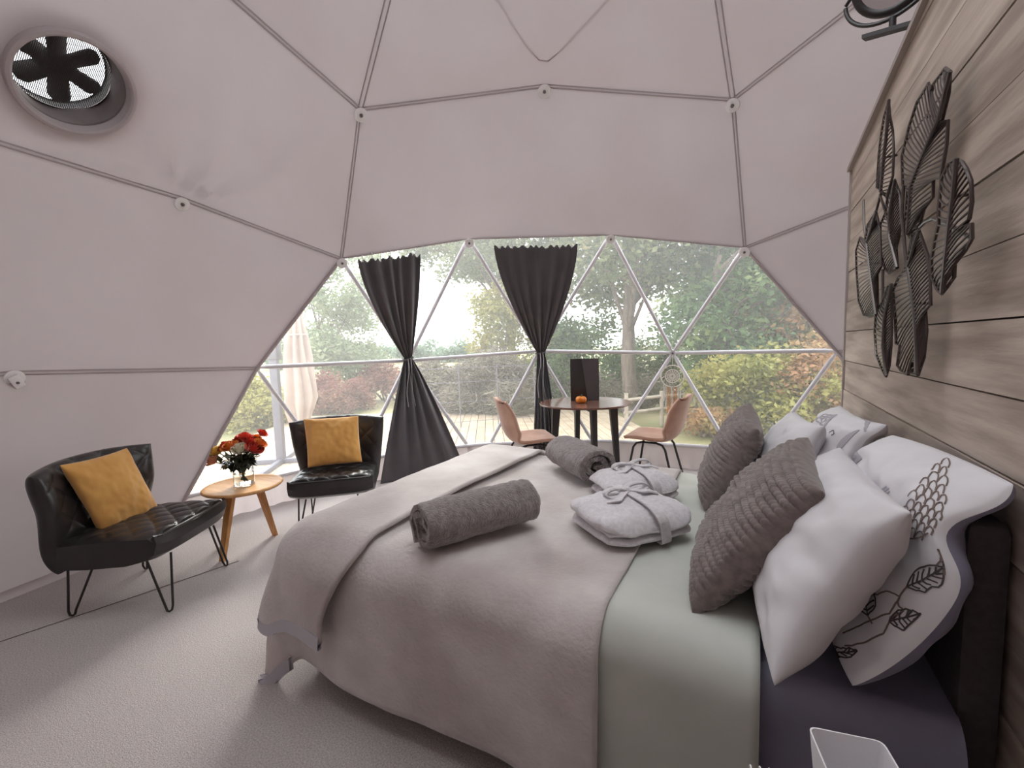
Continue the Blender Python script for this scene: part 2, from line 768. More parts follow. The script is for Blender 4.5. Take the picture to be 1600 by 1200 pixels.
sill_pts = []
for t in wb + wa:
    poly = [to_world(q, DR + 0.03) for q in t]
    up = clip(poly, SILL, True)
    c = sum(up, V(0, 0, 0)) / len(up)
    nn = (c - DC).normalized()
    mb = MB()
    k = len(up)
    mb.add(up + [p + nn * 0.002 for p in up], [tuple(range(k)), tuple(range(2 * k - 1, k - 1, -1))] + [(i, (i + 1) % k, k + (i + 1) % k, k + i) for i in range(k)])
    mb.build('pane', M_PVC, window, sm=False)
    if min(p.z for p in poly) < SILL:
        lo = clip([to_world(q, DR + 0.01) for q in t], SILL, False)
        if len(lo) >= 3:
            # low fabric skirt under the sill, gently creased
            a = [p for p in lo if abs(p.z - SILL) < 1e-4]
            sill_pts += a
sill_pts.sort(key=lambda p: -math.atan2(p.y - DC.y, p.x - DC.x))
path = []
for p in sill_pts:
    q = p + (DC - p).normalized() * 0.035
    q.z = SILL
    if not path or (path[-1] - q).length > 0.03:
        path.append(q)
M_SKIRT = mat('skirt_fabric', srgb(205, 196, 195), 0.8, srgb(196, 185, 184), 2.0, bump=0.3, bscale=5, bdist=0.02, trans=0.25)
mbar = MB().tube(path, 0.017, 8)
mbar.build('sill_rail', M_STRUT, window)


def skirt_seg(p, q, k):
    def f(s, t):
        top = lerp(p, q, s)
        b = top.copy()
        b.z = 0.0
        rad = V(top.x - DC.x, top.y - DC.y, 0).normalized()
        w = 0.012 * math.sin(s * (p - q).length * 38 + k) * (0.3 + t) + 0.015 * nz(top.x * 5, top.y * 5, t * 2)
        return lerp(top, b, t) + rad * (0.015 * t + w * math.sin(PI * min(t * 1.2, 1) * 0.5))
    MB().grid(max(4, int((p - q).length / 0.02)), 8, f).build('skirt_panel', M_SKIRT, window)


for k, (p, q) in enumerate(zip(path, path[1:])):
    skirt_seg(p, q, k)

# clear panes added in the unseen crown so daylight reaches the room
added_skylight = thing('added_window_2', 'clear vinyl panes added in the unseen crown of the dome to let daylight in', None, (0, 0, 0), kind='structure')
for t in tri_cap + [t for t in tri_d if sector(t) in SKY_SECT]:
    poly = [to_world(q, DR + 0.01) for q in t]
    nn = (poly[0] + poly[1] + poly[2] - DC * 3).normalized()
    mb = MB()
    mb.add(poly + [p + nn * 0.002 for p in poly], [(0, 1, 2), (5, 4, 3), (0, 1, 4, 3), (1, 2, 5, 4), (2, 0, 3, 5)])
    mb.build('pane', M_PVC, added_skylight, sm=False)
    for k in range(3):
        MB().tube([to_world(t[k]), to_world(t[(k + 1) % 3])], 0.018, 8).build('strut', M_STRUT, added_skylight)

# hem of the lining where it meets the carpet
for t in agroups[0] + agroups[1] + agroups[2] + agroups[3]:
    low = [q for q in t if q.z < 0]
    if len(low) == 2:
        a, b = [to_world(q, RL) for q in low]
        rad = V((a.x + b.x) / 2 - DC.x, (a.y + b.y) / 2 - DC.y, 0).normalized()
        mb = MB()
        mb.grid(12, 4, lambda s, k: V(lerp(a.x, b.x, s), lerp(a.y, b.y, s), lerp(lerp(a.z, b.z, s) + 0.02, -0.06, k)) - rad * 0.02 * math.sin(PI * min(k * 1.2, 1)))
        mb.build('hem', M_LINER, dome)

# ------------------------------------------------------------------ floor
mb = MB()
N = 96
ring = [V(DC.x + 3.47 * math.cos(2 * PI * i / N), DC.y + 3.47 * math.sin(2 * PI * i / N), 0) for i in range(N)]
mb.add(ring + [p - V(0, 0, 0.1) for p in ring], [tuple(range(N)), tuple(range(2 * N - 1, N - 1, -1))] + [(i, (i + 1) % N, N + (i + 1) % N, N + i) for i in range(N)])
floor = tag(mb.build('floor', M_CARPET, sm=False), 'light grey speckled carpet covering the round tent floor', kind='structure')
p0, p1 = V(-3.16, 0.5, 0.0015), V(-2.92, 1.52, 0.0015)
o = MB().ribbon([p0 + (p0 - p1) * 0.15, p0, lerp(p0, p1, .5) + V(0.005, 0, 0), p1], V(0, 0, 1), 0.005, 0.0015).build('trim_1', M_DARKGAP)
tag(o, 'thin dark carpet join line beneath the armchair', kind='structure')
base_pts = []
for i in range(60):
    a = math.radians(lerp(100, 300, i / 59))
    base_pts.append(V(DC.x + 3.33 * math.cos(a), DC.y + 3.33 * math.sin(a), 0.012))

# ------------------------------------------------------------------ plank wall
WX = 0.47
WY1 = 3.10
WTOP0, WTOP1 = 2.275, 2.40          # top at its far end and 1.15 m nearer


def wtop(y):
    return 2.275 + (WY1 - y) * 0.108


wall = thing('wall_right', 'wall of weathered grey brown horizontal planks behind the bed', None, (WX, 1.0, 0), kind='structure')
mb = MB()
y0, y1 = -1.25, WY1 - 0.01
ta, tb = wtop(y0) - 0.01, wtop(y1) - 0.01
mb.add([(0.03, y0 - 1, 0), (0.03, y1 - 1, 0), (0.03, y1 - 1, tb), (0.03, y0 - 1, ta), (0.09, y0 - 1, 0), (0.09, y1 - 1, 0), (0.09, y1 - 1, tb), (0.09, y0 - 1, ta)],
       [(0, 1, 2, 3), (7, 6, 5, 4), (0, 4, 5, 1), (1, 5, 6, 2), (2, 6, 7, 3), (3, 7, 4, 0)])
mb.build('backing', M_DARKGAP, wall, sm=False)
zj = [1.05 - 0.165 * 6 + 0.165 * k for k in range(18)]
zj = [0.0] + [z for z in zj if z > 0.05]
pr = random.Random(3)
for za, zb in zip(zj, zj[1:]):
    ya, yb = -1.25, WY1
    # near top the planks are cut along the slope of the roof
    if za > wtop(yb) - 0.005:
        yb = WY1 - (za - 2.275) / 0.108 - 0.02 if za > 2.275 else yb
    if yb < ya + 0.3 or za > wtop(ya):
        continue
    g = 0.0022
    dx = pr.uniform(-0.0025, 0.0025)
    def zt(y):
        return min(zb - g, wtop(y))
    ys = [ya]
    yk = WY1 - (zb - g - 2.275) / 0.108
    if ya < yk < yb:
        ys.append(yk)
    ys.append(yb)
    vs, fs = [], []
    for y in ys:
        vs += [(dx, y - 1, za + g), (dx, y - 1, zt(y)), (0.03, y - 1, zt(y)), (0.03, y - 1, za + g)]
    for i in range(len(ys) - 1):
        a, b = 4 * i, 4 * i + 4
        for k in range(4):
            fs.append((a + k, a + (k + 1) % 4, b + (k + 1) % 4, b + k))
    e = 4 * (len(ys) - 1)
    fs += [(0, 3, 2, 1), (e, e + 1, e + 2, e + 3)]
    MB().add(vs, fs).build('plank', M_PLANK, wall, sm=False)
# corner trim and cap of the partition
MB().box((0.02, WY1 - 1 + 0.011, tb / 2), (0.058, 0.02, tb), bev=0.003).build('corner_trim', M_TRIM, wall)
a, b = V(0.035, -1.25 - 1, wtop(-1.25) + 0.010), V(0.035, WY1 - 1 + 0.02, wtop(WY1) + 0.010)
MB().ribbon([a, b], V(0, -0.108, 1).normalized() * -1, 0.11, 0.022).build('cap_trim', M_TRIM, wall)
# side and roof of the partition box behind the planks
o = MB().box((0.42, WY1 - 1 - 0.02, 1.1), (0.7, 0.03, 2.2)).build('side_panel', M_PLANK, wall, sm=False)

# ------------------------------------------------------------------ bed
M_NAVY = mat('navy_sheet', srgb(136, 133, 154), 0.45, srgb(124, 121, 142), 3, bump=0.15, bscale=14, bdist=0.01, sheen=0.1)
M_CHARCOAL = mat('charcoal_fabric', srgb(72, 66, 68), 0.9, srgb(64, 58, 60), 60, bump=0.2, bscale=300, bdist=0.002)
M_SAGE = mat('sage_cotton', srgb(200, 201, 194), 0.75, srgb(190, 192, 184), 4, bump=0.22, bscale=16, bdist=0.008)
M_FLEECE = mat('grey_fleece', srgb(212, 204, 201), 0.9, srgb(180, 169, 166), 3.2, bump=0.5, bscale=70, bdist=0.006, sheen=0.5, detail=8)
M_SATIN = mat('satin_binding', srgb(178, 174, 182), 0.35, bump=0.1, bscale=30)
BX0, BX1, BY0, BY1 = -1.66, 0.385, 1.13, 2.62     # mattress outline
BTOP = 0.575

bed = thing('bed', 'double bed with charcoal upholstered headboard and navy fitted sheet against the plank wall', 'bed', ((BX0 + BX1) / 2, (BY0 + BY1) / 2, 0))
bl, bw = BX1 - BX0, BY1 - BY0
MB().box((0, 0, 0.18), (bl - 0.04, bw - 0.03, 0.28), bev=0.02).build('divan_base', M_CHARCOAL, bed)
MB().box((0, 0, 0.435), (bl, bw, 0.235), bev=0.05).build('mattress', M_NAVY, bed)
cxb, cyb = (BX0 + BX1) / 2, (BY0 + BY1) / 2
# fitted sheet with soft folds along the near side
def sheet_f(s, t):
    x = lerp(-0.25, BX1 + 0.004, s) - cxb
    d = t * 0.55
    y0 = BY0 - cyb
    wob = 0.006 * nz(x * 9, d * 7, 1) + 0.010 * max(0, math.sin(x * 13 + d * 16)) * smooth(0.2, 0.5, d)
    if d < 0.24:
        return V(x, y0 + 0.29 - d - 0.0, BTOP - 0.018 + 0.003 * nz(x * 6, d * 6))
    a = (d - 0.24) / 0.09
    if a < PI / 2:
        return V(x, y0 + 0.05 - 0.09 * math.sin(a) * 0.75, BTOP - 0.018 - 0.09 * (1 - math.cos(a)) + 0.002)
    return V(x, y0 - 0.018 - wob, BTOP - 0.108 - (d - 0.24 - 0.141) * 1.0)
MB().grid(70, 40, sheet_f).build('fitted_sheet', M_NAVY, bed)
mb = MB()
mb.box((BX1 + 0.041 - cxb, (1.19 + 2.68) / 2 - cyb, 0.495), (0.075, 1.49, 0.95), bev=0.025)
mb.build('headboard', M_CHARCOAL, bed)
for sx in (-0.9, 0.8):
    for sy in (-0.62, 0.62):
        MB().lathe([(0.02, 0.0), (0.028, 0.01), (0.03, 0.045)], 14, (sx, sy, 0)).build('foot', M_BLACKMETAL, bed)


def drape(name, M_, x0, x1, yn, yf, top, r, flare, foldamp, foldfreq, seed, res=0.022, foot=True, wr=0.004, puff=0.0, hem=None, th=0.0, xedge=None, parent=None, tuck=None, rnd_c=0.0, cfl=0.0):
    """cloth laid over the bed: a flat rectangle of cloth (x0..x1, yn..yf) bent over the mattress outline"""
    ix0, ix1, iy0, iy1 = BX0 + 0.06, 9.0, BY0 + 0.05, BY1 - 0.05
    nu, nv = int((x1 - x0) / res) + 1, int((yf - yn) / res) + 1

    def f(s, t):
        a, b = lerp(x0, x1, s), lerp(yn, yf, t)
        if rnd_c:          # rounded cloth corner at the near foot end
            da, db = x0 + rnd_c - a, yn + rnd_c - b
            if da > 0 and db > 0:
                L_ = math.hypot(da, db)
                m_ = max(da, db)
                if L_ > 1e-6:
                    k = m_ / L_
                    a, b = x0 + rnd_c - da * k, yn + rnd_c - db * k
        if xedge is not None:
            a += xedge(b) * s
        px, py = clamp(a, ix0, ix1), clamp(b, iy0, iy1)
        ox, oy = a - px, b - py
        d = math.hypot(ox, oy)
        w = wr * (nz(a * 3, b * 3, seed) + 0.5 * nz(a * 8, b * 8, seed + 3))
        z = top + w + puff * (0.5 + 0.5 * nz(a * 1.7, b * 1.7, seed + 9))
        if d < 1e-6:
            return V(a, b, z)
        ux, uy = ox / d, oy / d
        arc = r * PI / 2
        corner = abs(ux * uy) * 2
        fl_ = flare + cfl * corner
        if d < arc:
            an = d / r
            out, dz = r * math.sin(an), r * (1 - math.cos(an))
        else:
            out, dz = r + (d - arc) * fl_, r + (d - arc) * (1 - fl_ * fl_ * 0.5)
        hang = smooth(0.05, 0.5, d)
        per = px * 1.0 + py * 1.0 + math.atan2(uy, ux) * 0.35
        fold = foldamp * hang * (math.sin(per * foldfreq + seed + 1.5 * nz(per, d * 2, seed)) * (0.35 + 1.3 * corner) + 0.7 * nz(per * 4, d * 2.5, seed + 5))
        out += fold
        zz = z - dz
        zz = max(zz, 0.012 + 0.004 * abs(nz(a * 9, b * 9)))
        return V(px + ux * out, py + uy * out, zz)

    mb = MB().grid(nu, nv, f)
    o = mb.build(name, M_, parent, sm=80)
    if th:
        md = o.modifiers.new('thickness', 'SOLIDIFY')
        md.thickness = th
        md.offset = 1.0
        md.use_rim = True
    return o, f


duvet, fd = drape('duvet', M_SAGE, -0.56, 0.03, BY0 - 0.52, BY1 + 0.42, BTOP + 0.012, 0.10, 0.02, 0.016, 9.0, 2.0, puff=0.008, th=0.012, wr=0.014)
tag(duvet, 'sage green cotton duvet cover hanging over the near side of the bed', 'duvet')
def fl_edge(b):
    return 0.02 * math.sin(b * 5) if b < 1.0 else 0.0
fleece, ff = drape('fleece_blanket', M_FLEECE, -2.12, -0.345, BY0 - 0.56, BY1 + 0.45, BTOP + 0.044, 0.135, 0.03, 0.028, 7.5, 5.0, puff=0.004, th=0.010, wr=0.006, rnd_c=0.20, cfl=0.16)
tag(fleece, 'large grey fleece blanket spread over the bed with hem near the carpet', 'blanket')
def th_edge(b):
    return -0.14 * smooth(1.1, 0.75, b) if b < 1.1 else 0.02 * math.sin(b * 3)
throw, ft = drape('folded_throw', M_FLEECE, -2.06, -1.245, BY0 - 0.42, BY1 + 0.35, BTOP + 0.066, 0.165, 0.10, 0.026, 9.0, 8.0, puff=0.006, th=0.016, wr=0.006, xedge=th_edge, rnd_c=0.36, cfl=0.22)
tag(throw, 'grey fleece throw folded across the foot of the bed with satin edge', 'blanket')


def hem_band(o, f, w, v_at, s0, s1, flip=False, name='satin_binding'):
    """satin ribbon along the near hem of a drape"""
    pts, nr = [], []
    K = 60
    for i in range(K + 1):
        s = lerp(s0, s1, i / K)
        p, q = f(s, v_at), f(s, v_at + 0.012)
        pts.append((p, q))
    mb = MB()
    vs = []
    for p, q in pts:
        dn = (p - q).normalized()
        out = V(p.x - clamp(p.x, BX0 + 0.06, 9), p.y - clamp(p.y, BY0 + 0.05, BY1), 0).normalized()
        vs += [q + out * 0.020, p + dn * w + out * 0.020, p + dn * w + out * 0.004, q + out * 0.004]
    fs = []
    for i in range(K):
        a, b = 4 * i, 4 * i + 4
        for k in range(4):
            fs.append((a + k, a + (k + 1) % 4, b + (k + 1) % 4, b + k))
    mb.add(vs, fs)
    return mb.build(name, M_SATIN, o)


hem_band(throw, ft, 0.022, 0.0, 0.0, 1.0)['label'] = 'shiny satin hem'
hem_band(fleece, ff, 0.024, 0.0, 0.0, 0.22)['label'] = 'shiny satin hem'
for o in (duvet, fleece, throw):
    rebase(o)

# ------------------------------------------------------------------ pillows and cushions


def pillow(name, M_, BL, BR, TR, TL, th, n=40, pinch=0.06, bend=0.0, wr=0.006, seed=0.0, relief=None, back=None, parent=None, pw=0.42, flange=0.0, shape=None):
    """BL BR TR TL: corners seen from the front; th: full thickness. returns object, surface function"""
    BL, BR, TR, TL = [Vector(p) for p in (BL, BR, TR, TL)]
    N = (TL - BL).cross(BR - BL).normalized()

    def prof(x, y):
        a, b = max(0.0, 1 - abs(x) ** 2.4), max(0.0, 1 - abs(y) ** 2.4)
        return (a * b) ** pw

    def surf(s, t, side):
        x, y = 2 * s - 1, 2 * t - 1
        xx = x * (1 - pinch * (1 - y * y))
        yy = y * (1 - pinch * (1 - x * x))
        s2, t2 = (xx + 1) / 2, (yy + 1) / 2
        p = (BL * (1 - s2) + BR * s2) * (1 - t2) + (TL * (1 - s2) + TR * s2) * t2
        h = prof(x, y)
        p = p + N * (side * th / 2 * h)
        p = p + N * bend * (1 - y * y)
        w = wr * (nz(x * 2.2, y * 2.2, seed + side) + 0.6 * nz(x * 6, y * 5, seed + 4 + side))
        ed = clamp(h * 1.5)
        p = p + N * w * ed * side
        # short creases that run in from the corners
        c = abs(x * y) ** 2
        p = p + N * side * 0.010 * c * math.sin(9 * (abs(x) - abs(y)) + seed) * ed
        if relief is not None:
            p = p + N * side * relief(s, t) * clamp(h * 3)
        if shape is not None:
            p = shape(p, s, t, side)
        return p

    # faces are spaced closer towards the edge
    def e(k):
        x = 2 * k - 1
        return 0.5 + 0.5 * (x * (1.35 - 0.35 * x * x))

    if back is None:
        mb = MB()
        mb.grid(n, n, lambda s, t: surf(e(s), e(t), 1))
        mb.grid(n, n, lambda s, t: surf(e(s), e(t), -1))
        o = mb.build(name, M_, parent, sm=80, fix=False)
        bm = bmesh.new()
        bm.from_mesh(o.data)
        bmesh.ops.remove_doubles(bm, verts=bm.verts[:], dist=0.0004)
        bmesh.ops.recalc_face_normals(bm, faces=bm.faces[:])
        bm.to_mesh(o.data)
        bm.free()
        return o, surf
    root = MB().grid(n, n, lambda s, t: surf(e(s), e(t), -1)).build(name, back, parent, sm=80)
    root_f = MB().grid(n, n, lambda s, t: surf(e(s), e(t), 1)).build('printed_front', M_, root, sm=80)
    return root, surf


M_WHITE = mat('white_cotton', srgb(222, 219, 222), 0.75, srgb(214, 210, 213), 5, bump=0.12, bscale=20, bdist=0.006)
M_RIB = mat('taupe_ribbed_weave', srgb(136, 124, 120), 0.9, srgb(114, 103, 100), 40, bump=0.3, bscale=180, bdist=0.003, sheen=0.3)


def ribs(nx, ny):
    def r(s, t):
        a = s * ny + 0.25 * nz(s * 9, t * 9, 3)
        h = abs(math.sin(PI * (t * nx + 0.22 * nz(s * 5, t * 3, 1))))
        return 0.0115 * (h ** 0.6) - 0.0022 * (abs(math.cos(PI * a)) ** 6)
    return r


zb = BTOP + 0.035
c_near, _ = pillow('ribbed_cushion', M_RIB, (-0.13, 1.22, zb), (-0.13, 1.80, zb), (0.17, 1.72, 1.02), (0.155, 1.24, 0.985), 0.17, n=190,
                   relief=ribs(20, 40), pinch=0.05, seed=1, wr=0.012)
tag(c_near, 'large taupe ribbed rectangular cushion leaning on the near white pillow', 'cushion', 'ribbed cushions on the bed')
c_far, _ = pillow('ribbed_cushion', M_RIB, (-0.17, 2.02, zb), (-0.20, 2.46, zb), (0.0, 2.50, 1.03), (0.03, 2.10, 0.97), 0.16, n=160,
                  relief=ribs(19, 32), pinch=0.05, seed=6, wr=0.010)
tag(c_far, 'taupe ribbed cushion standing further back beside the folded robes', 'cushion', 'ribbed cushions on the bed')
w_near, _ = pillow('white_pillow', M_WHITE, (0.055, 1.02, zb + 0.005), (0.03, 1.80, zb + 0.01), (0.26, 1.74, 0.99), (0.275, 1.08, 1.01), 0.20, n=60, pinch=0.05, seed=11, wr=0.012)
tag(w_near, 'plain white pillow behind the near ribbed cushion', 'pillow', 'white pillows')
w_far, _ = pillow('white_pillow', M_WHITE, (0.03, 1.93, zb + 0.01), (0.02, 2.60, zb + 0.01), (0.20, 2.58, 0.98), (0.25, 2.02, 1.01), 0.18, n=60, pinch=0.05, seed=15, wr=0.012)
tag(w_far, 'plain white pillow behind the far ribbed cushion', 'pillow', 'white pillows')


def flop(p, s, t, side):
    # top edge folds back over the headboard
    k = smooth(0.80, 1.0, t)
    return p + V(0.02 * k, 0, -0.02 * k)


def flop_near(p, s, t, side):
    # the near edge swells out and hangs in a soft wave
    k = (1 - s) ** 4
    b = math.sin(PI * t) ** 0.8
    dip = math.exp(-((t - 0.76) / 0.11) ** 2)
    return flop(p, s, t, side) + V(0.030 * b - 0.045 * dip, -0.030 * b + 0.025 * dip, -0.02 * b) * k


p_near, ps1 = pillow('printed_pillow', M_WHITE, (0.20, 1.10, zb + 0.0), (0.20, 1.84, zb + 0.01), (0.385, 1.80, 1.05), (0.425, 1.175, 1.08), 0.15, n=70, pinch=-0.04, seed=21,
                     wr=0.018, back=M_NAVY, shape=flop_near)
tag(p_near, 'white pillow printed with a brown flower cone and leaves, navy on its reverse', 'pillow', 'printed pillows')
p_far, ps2 = pillow('printed_pillow', M_WHITE, (0.20, 1.88, zb + 0.0), (0.20, 2.60, zb + 0.01), (0.36, 2.58, 1.04), (0.40, 1.95, 1.06), 0.18, n=70, pinch=0.06, seed=27,
                    wr=0.016, back=M_WHITE, shape=flop)
tag(p_far, 'white pillow with faint grey leaf print beside the far end of the headboard', 'pillow', 'printed pillows')

M_PRINT = mat('brown_print', srgb(120, 104, 98), 0.85)
M_PRINTD = mat('dark_print', srgb(74, 66, 68), 0.85)
M_PRINTG = mat('grey_print', srgb(172, 168, 174), 0.85)


def printed(name, surf, lines, M_, root, w=0.004):
    mb = MB()
    for ln in lines:
        wd = w
        if isinstance(ln, tuple):
            ln, wd = ln
        pts, nr = [], []
        # resample
        dense = []
        for (a, b) in zip(ln, ln[1:]):
            k = max(1, int(math.hypot(a[0] - b[0], a[1] - b[1]) / 0.012))
            dense += [(lerp(a[0], b[0], i / k), lerp(a[1], b[1], i / k)) for i in range(k)]
        dense.append(ln[-1])
        for s, t in dense:
            s, t = clamp(s, 0.01, 0.99), clamp(t, 0.01, 0.99)
            p = surf(s, t, 1)
            n_ = (surf(s, t + 0.006, 1) - surf(s, t - 0.006, 1)).cross(surf(s + 0.006, t, 1) - surf(s - 0.006, t, 1)).normalized()
            pts.append(p + n_ * 0.0012)
            nr.append(n_)
        if len(pts) > 1:
            mb.ribbon(pts, nr, wd, 0.0006)
    o = mb.build(name, M_, root)
    return o


def finder(surf, n=90):
    """inverse of the view of a pillow front: photo pixel -> (s, t) on that front"""
    g = []
    for i in range(n + 1):
        for j in range(n + 1):
            s, t = i / n, j / n
            d = surf(s, t, 1) - CAM
            k = d.dot(CF)
            g.append((800 + FOCAL * d.dot(CR) / k, 600 - FOCAL * d.dot(CU) / k, s, t))
    G = np.array(g)

    def f(px, py):
        q = (G[:, 0] - px) ** 2 + (G[:, 1] - py) ** 2
        idx = np.argsort(q)[:4]
        w = 1 / (q[idx] + 0.05)
        return (float((G[idx, 2] * w).sum() / w.sum()), float((G[idx, 3] * w).sum() / w.sum()))
    return f


st1, st2 = finder(ps1), finder(ps2)


def trace(fnd, pts, k=3):
    out = []
    for (a, b) in zip(pts, pts[1:]):
        for i in range(k):
            out.append(fnd(lerp(a[0], b[0], i / k), lerp(a[1], b[1], i / k)))
    out.append(fnd(*pts[-1]))
    return out


def leaf_px(b, t, w, nv):
    bx, by = b
    dx, dy = t[0] - bx, t[1] - by
    L_ = math.hypot(dx, dy)
    ux, uy = dx / L_, dy / L_
    pf = [0, .55, .9, 1, .92, .7, .35, 0]
    A = [(bx + dx * i / 7 - uy * w * pf[i], by + dy * i / 7 + ux * w * pf[i]) for i in range(8)]
    B = [(bx + dx * i / 7 + uy * w * pf[i], by + dy * i / 7 - ux * w * pf[i]) for i in range(8)]
    lines = [A, B, [b, t]]
    for k in range(1, nv):
        q = k / nv
        c = (bx + dx * q * 0.9, by + dy * q * 0.9)
        pw_ = interp([(i / 7, pf[i]) for i in range(8)], q + 0.12)
        for sg in (-1, 1):
            lines.append([c, (bx + dx * (q + 0.12) - sg * uy * w * pw_ * 0.85, by + dy * (q + 0.12) + sg * ux * w * pw_ * 0.85)])
    return lines


# flower cone: rows of rounded scales along its axis
cone = []
c0, c1 = (1425, 838), (1474, 728)
ax_d, ax_p = (0.407, -0.914), (0.914, 0.407)
for i in range(10):
    k = i / 9
    cx_, cy_ = lerp(c0[0], c1[0], k), lerp(c0[1], c1[1], k)
    hw = interp([(0, 20), (.2, 30), (.45, 29), (.7, 19), (1, 7)], k)
    m_ = max(1, int(round(hw / 6.5)))
    for j in range(m_):
        o_ = ((j + 0.5) / m_ * 2 - 1) * hw + (2 if i % 2 else -2)
        px, py = cx_ + ax_p[0] * o_, cy_ + ax_p[1] * o_
        arc_ = []
        rw = hw / m_ * 0.95
        for q in range(8):
            a = PI * q / 7
            x, y = math.cos(a) * rw, math.sin(a) ** 0.8 * 13
            arc_.append((px + ax_p[0] * x + ax_d[0] * y, py + ax_p[1] * x + ax_d[1] * y))
        cone.append(trace(st1, arc_, 1))
cone.append(trace(st1, [(1403, 826), (1414, 840), (1430, 842), (1452, 834)]))
tag(printed('flower_print', ps1, cone, M_PRINT, p_near, 0.0028), kind='stuff')
stem = [(1413, 841), (1404, 868), (1388, 892), (1364, 912)]
printed('stem_print', ps1, [trace(st1, stem)], M_PRINT, p_near, 0.007)
for b, t, w, nv in (((1418, 918), (1486, 887), 19, 8), ((1390, 970), (1446, 965), 16, 7), ((1357, 962), (1351, 911), 15, 6), ((1305, 1024), (1341, 1017), 8, 5)):
    tag(printed('leaf_print', ps1, [trace(st1, l, 2) for l in leaf_px(b, t, w, nv)], M_PRINTD, p_near, 0.0030), kind='stuff')
for l in ([(1318, 990), (1350, 974), (1390, 958), (1418, 918)], [(1364, 975), (1357, 962)], [(1466, 884), (1470, 873), (1480, 871), (1491, 878), (1486, 900)],
          [(1364, 926), (1372, 930), (1382, 924), (1395, 926), (1408, 933), (1404, 945), (1412, 955), (1393, 964)], [(1393, 964), (1380, 990), (1350, 1005), (1322, 1010)]):
    printed('line_print', ps1, [trace(st1, l)], M_PRINT, p_near, 0.0032)


def crescent(surf, fnd, a, b, w, root):
    dx, dy = b[0] - a[0], b[1] - a[1]
    L_ = math.hypot(dx, dy)
    nx_, ny_ = -dy / L_, dx / L_
    lines = []
    for k in range(8):
        o_ = k / 7
        lines.append((trace(fnd, [(a[0] + dx * i / 6 + nx_ * w * math.sin(PI * i / 6) * (0.5 + o_), a[1] + dy * i / 6 + ny_ * w * math.sin(PI * i / 6) * (0.5 + o_)) for i in range(7)], 1), 0.006))
    tag(printed('leaf_print', surf, lines, M_PRINTG, root), kind='stuff')


crescent(ps1, st1, (1321, 748), (1354, 711), -7, p_near)
crescent(ps2, st2, (1287, 672), (1308, 648), -6, p_far)
crescent(ps2, st2, (1303, 718), (1343, 672), -7, p_far)
crescent(ps2, st2, (1352, 674), (1376, 640), -5, p_far)
for l in ([(1296, 676), (1302, 672), (1304, 678), (1299, 680)], [(1322, 760), (1330, 757), (1336, 768), (1340, 773), (1331, 768)]):
    printed('line_print', ps2, [trace(st2, l)], M_PRINTD, p_far, 0.003)
for l in ([(1362, 783), (1374, 775), (1390, 763)], [(1366, 786), (1378, 778), (1391, 768)], [(1360, 779), (1372, 771), (1386, 760)]):
    printed('line_print', ps1, [trace(st1, l)], M_PRINTG, p_near, 0.004)
for o in (c_near, c_far, w_near, w_far, p_near, p_far):
    rebase(o)

# ------------------------------------------------------------------ rolled throws
M_PLUSH = mat('grey_plush', srgb(160, 148, 146), 0.95, srgb(126, 115, 114), 55, bump=1.0, bscale=150, bdist=0.012, sheen=0.6, detail=6)


def roll(name, a, b, r, fx, label, seed, turns=2.6, end=-0.5):
    """rolled blanket from end a to end b; fx flattens it"""
    a, b = Vector(a), Vector(b)
    d = (b - a).normalized()
    up = V(0, 0, 1)
    sd = d.cross(up).normalized()
    L_ = (b - a).length
    nt_ = 120
    th = r / (turns + 0.55) * 0.66

    def cross(k):
        """spiral centre line"""
        t = k
        ang = 2 * PI * turns * t
        rad = lerp(r * 0.13, r - th * 0.5, t)
        return ang, rad

    ph0 = -PI / 2 + end - 2 * PI * turns
    mb = MB()
    def f(s, t):
        # s around: outer then inner skin of the spiral, t along the roll
        k = s * 2 if s < 0.5 else (1 - s) * 2
        ang, rad = cross(k)
        rad += (th * 0.5 if s < 0.5 else -th * 0.5)
        e_ = abs(2 * t - 1)
        inset = 0.016 * (k - 0.4) * (1 if e_ > 0.97 else 0)
        rad *= 1 - 0.06 * smooth(0.86, 1.0, e_) * (1 if k > 0.6 else 0)
        rad = max(rad, 0.003)
        w = 0.006 * nz(ang * 0.9, t * 5, seed) + 0.0035 * nz(ang * 4, t * 26, seed + 2)
        if k > 0.55:
            w += 0.0025 * math.sin(t * 60 + 2 * nz(ang * 2, t * 3, seed)) * smooth(0.55, 0.95, t)
        x, z = math.cos(ang + ph0) * (rad + w) * fx, math.sin(ang + ph0) * (rad + w) / (0.5 + 0.5 * fx)
        off = L_ * t + (0.012 * nz(ang, 3, seed) if e_ > 0.98 else 0) + (0.018 * (1 - k) * (1 if t < 0.02 else (-1 if t > 0.98 else 0)))
        return a + d * off + sd * x + up * z
    mb.grid(2 * nt_, 44, f, cu=True)
    # close the two ends of the layers
    nv = 44
    n_u = 2 * nt_
    for j in (0, nv - 1):
        for i in range(nt_ - 1):
            p, q = i, i + 1
            p2, q2 = n_u - 1 - i, n_u - 2 - i
            mb.f.append((p * nv + j, q * nv + j, q2 * nv + j, p2 * nv + j))
            mb.mi.append(0)
    o = mb.build(name, M_PLUSH, None, sm=80)
    tag(o, label, 'throw', 'rolled plush throws on the bed')
    me = o.data
    zmin = min(v.co.z for v in me.vertices)
    me.transform(Matrix.Translation(V(0, 0, BTOP + 0.053 - zmin)))
    rebase(o)
    return o


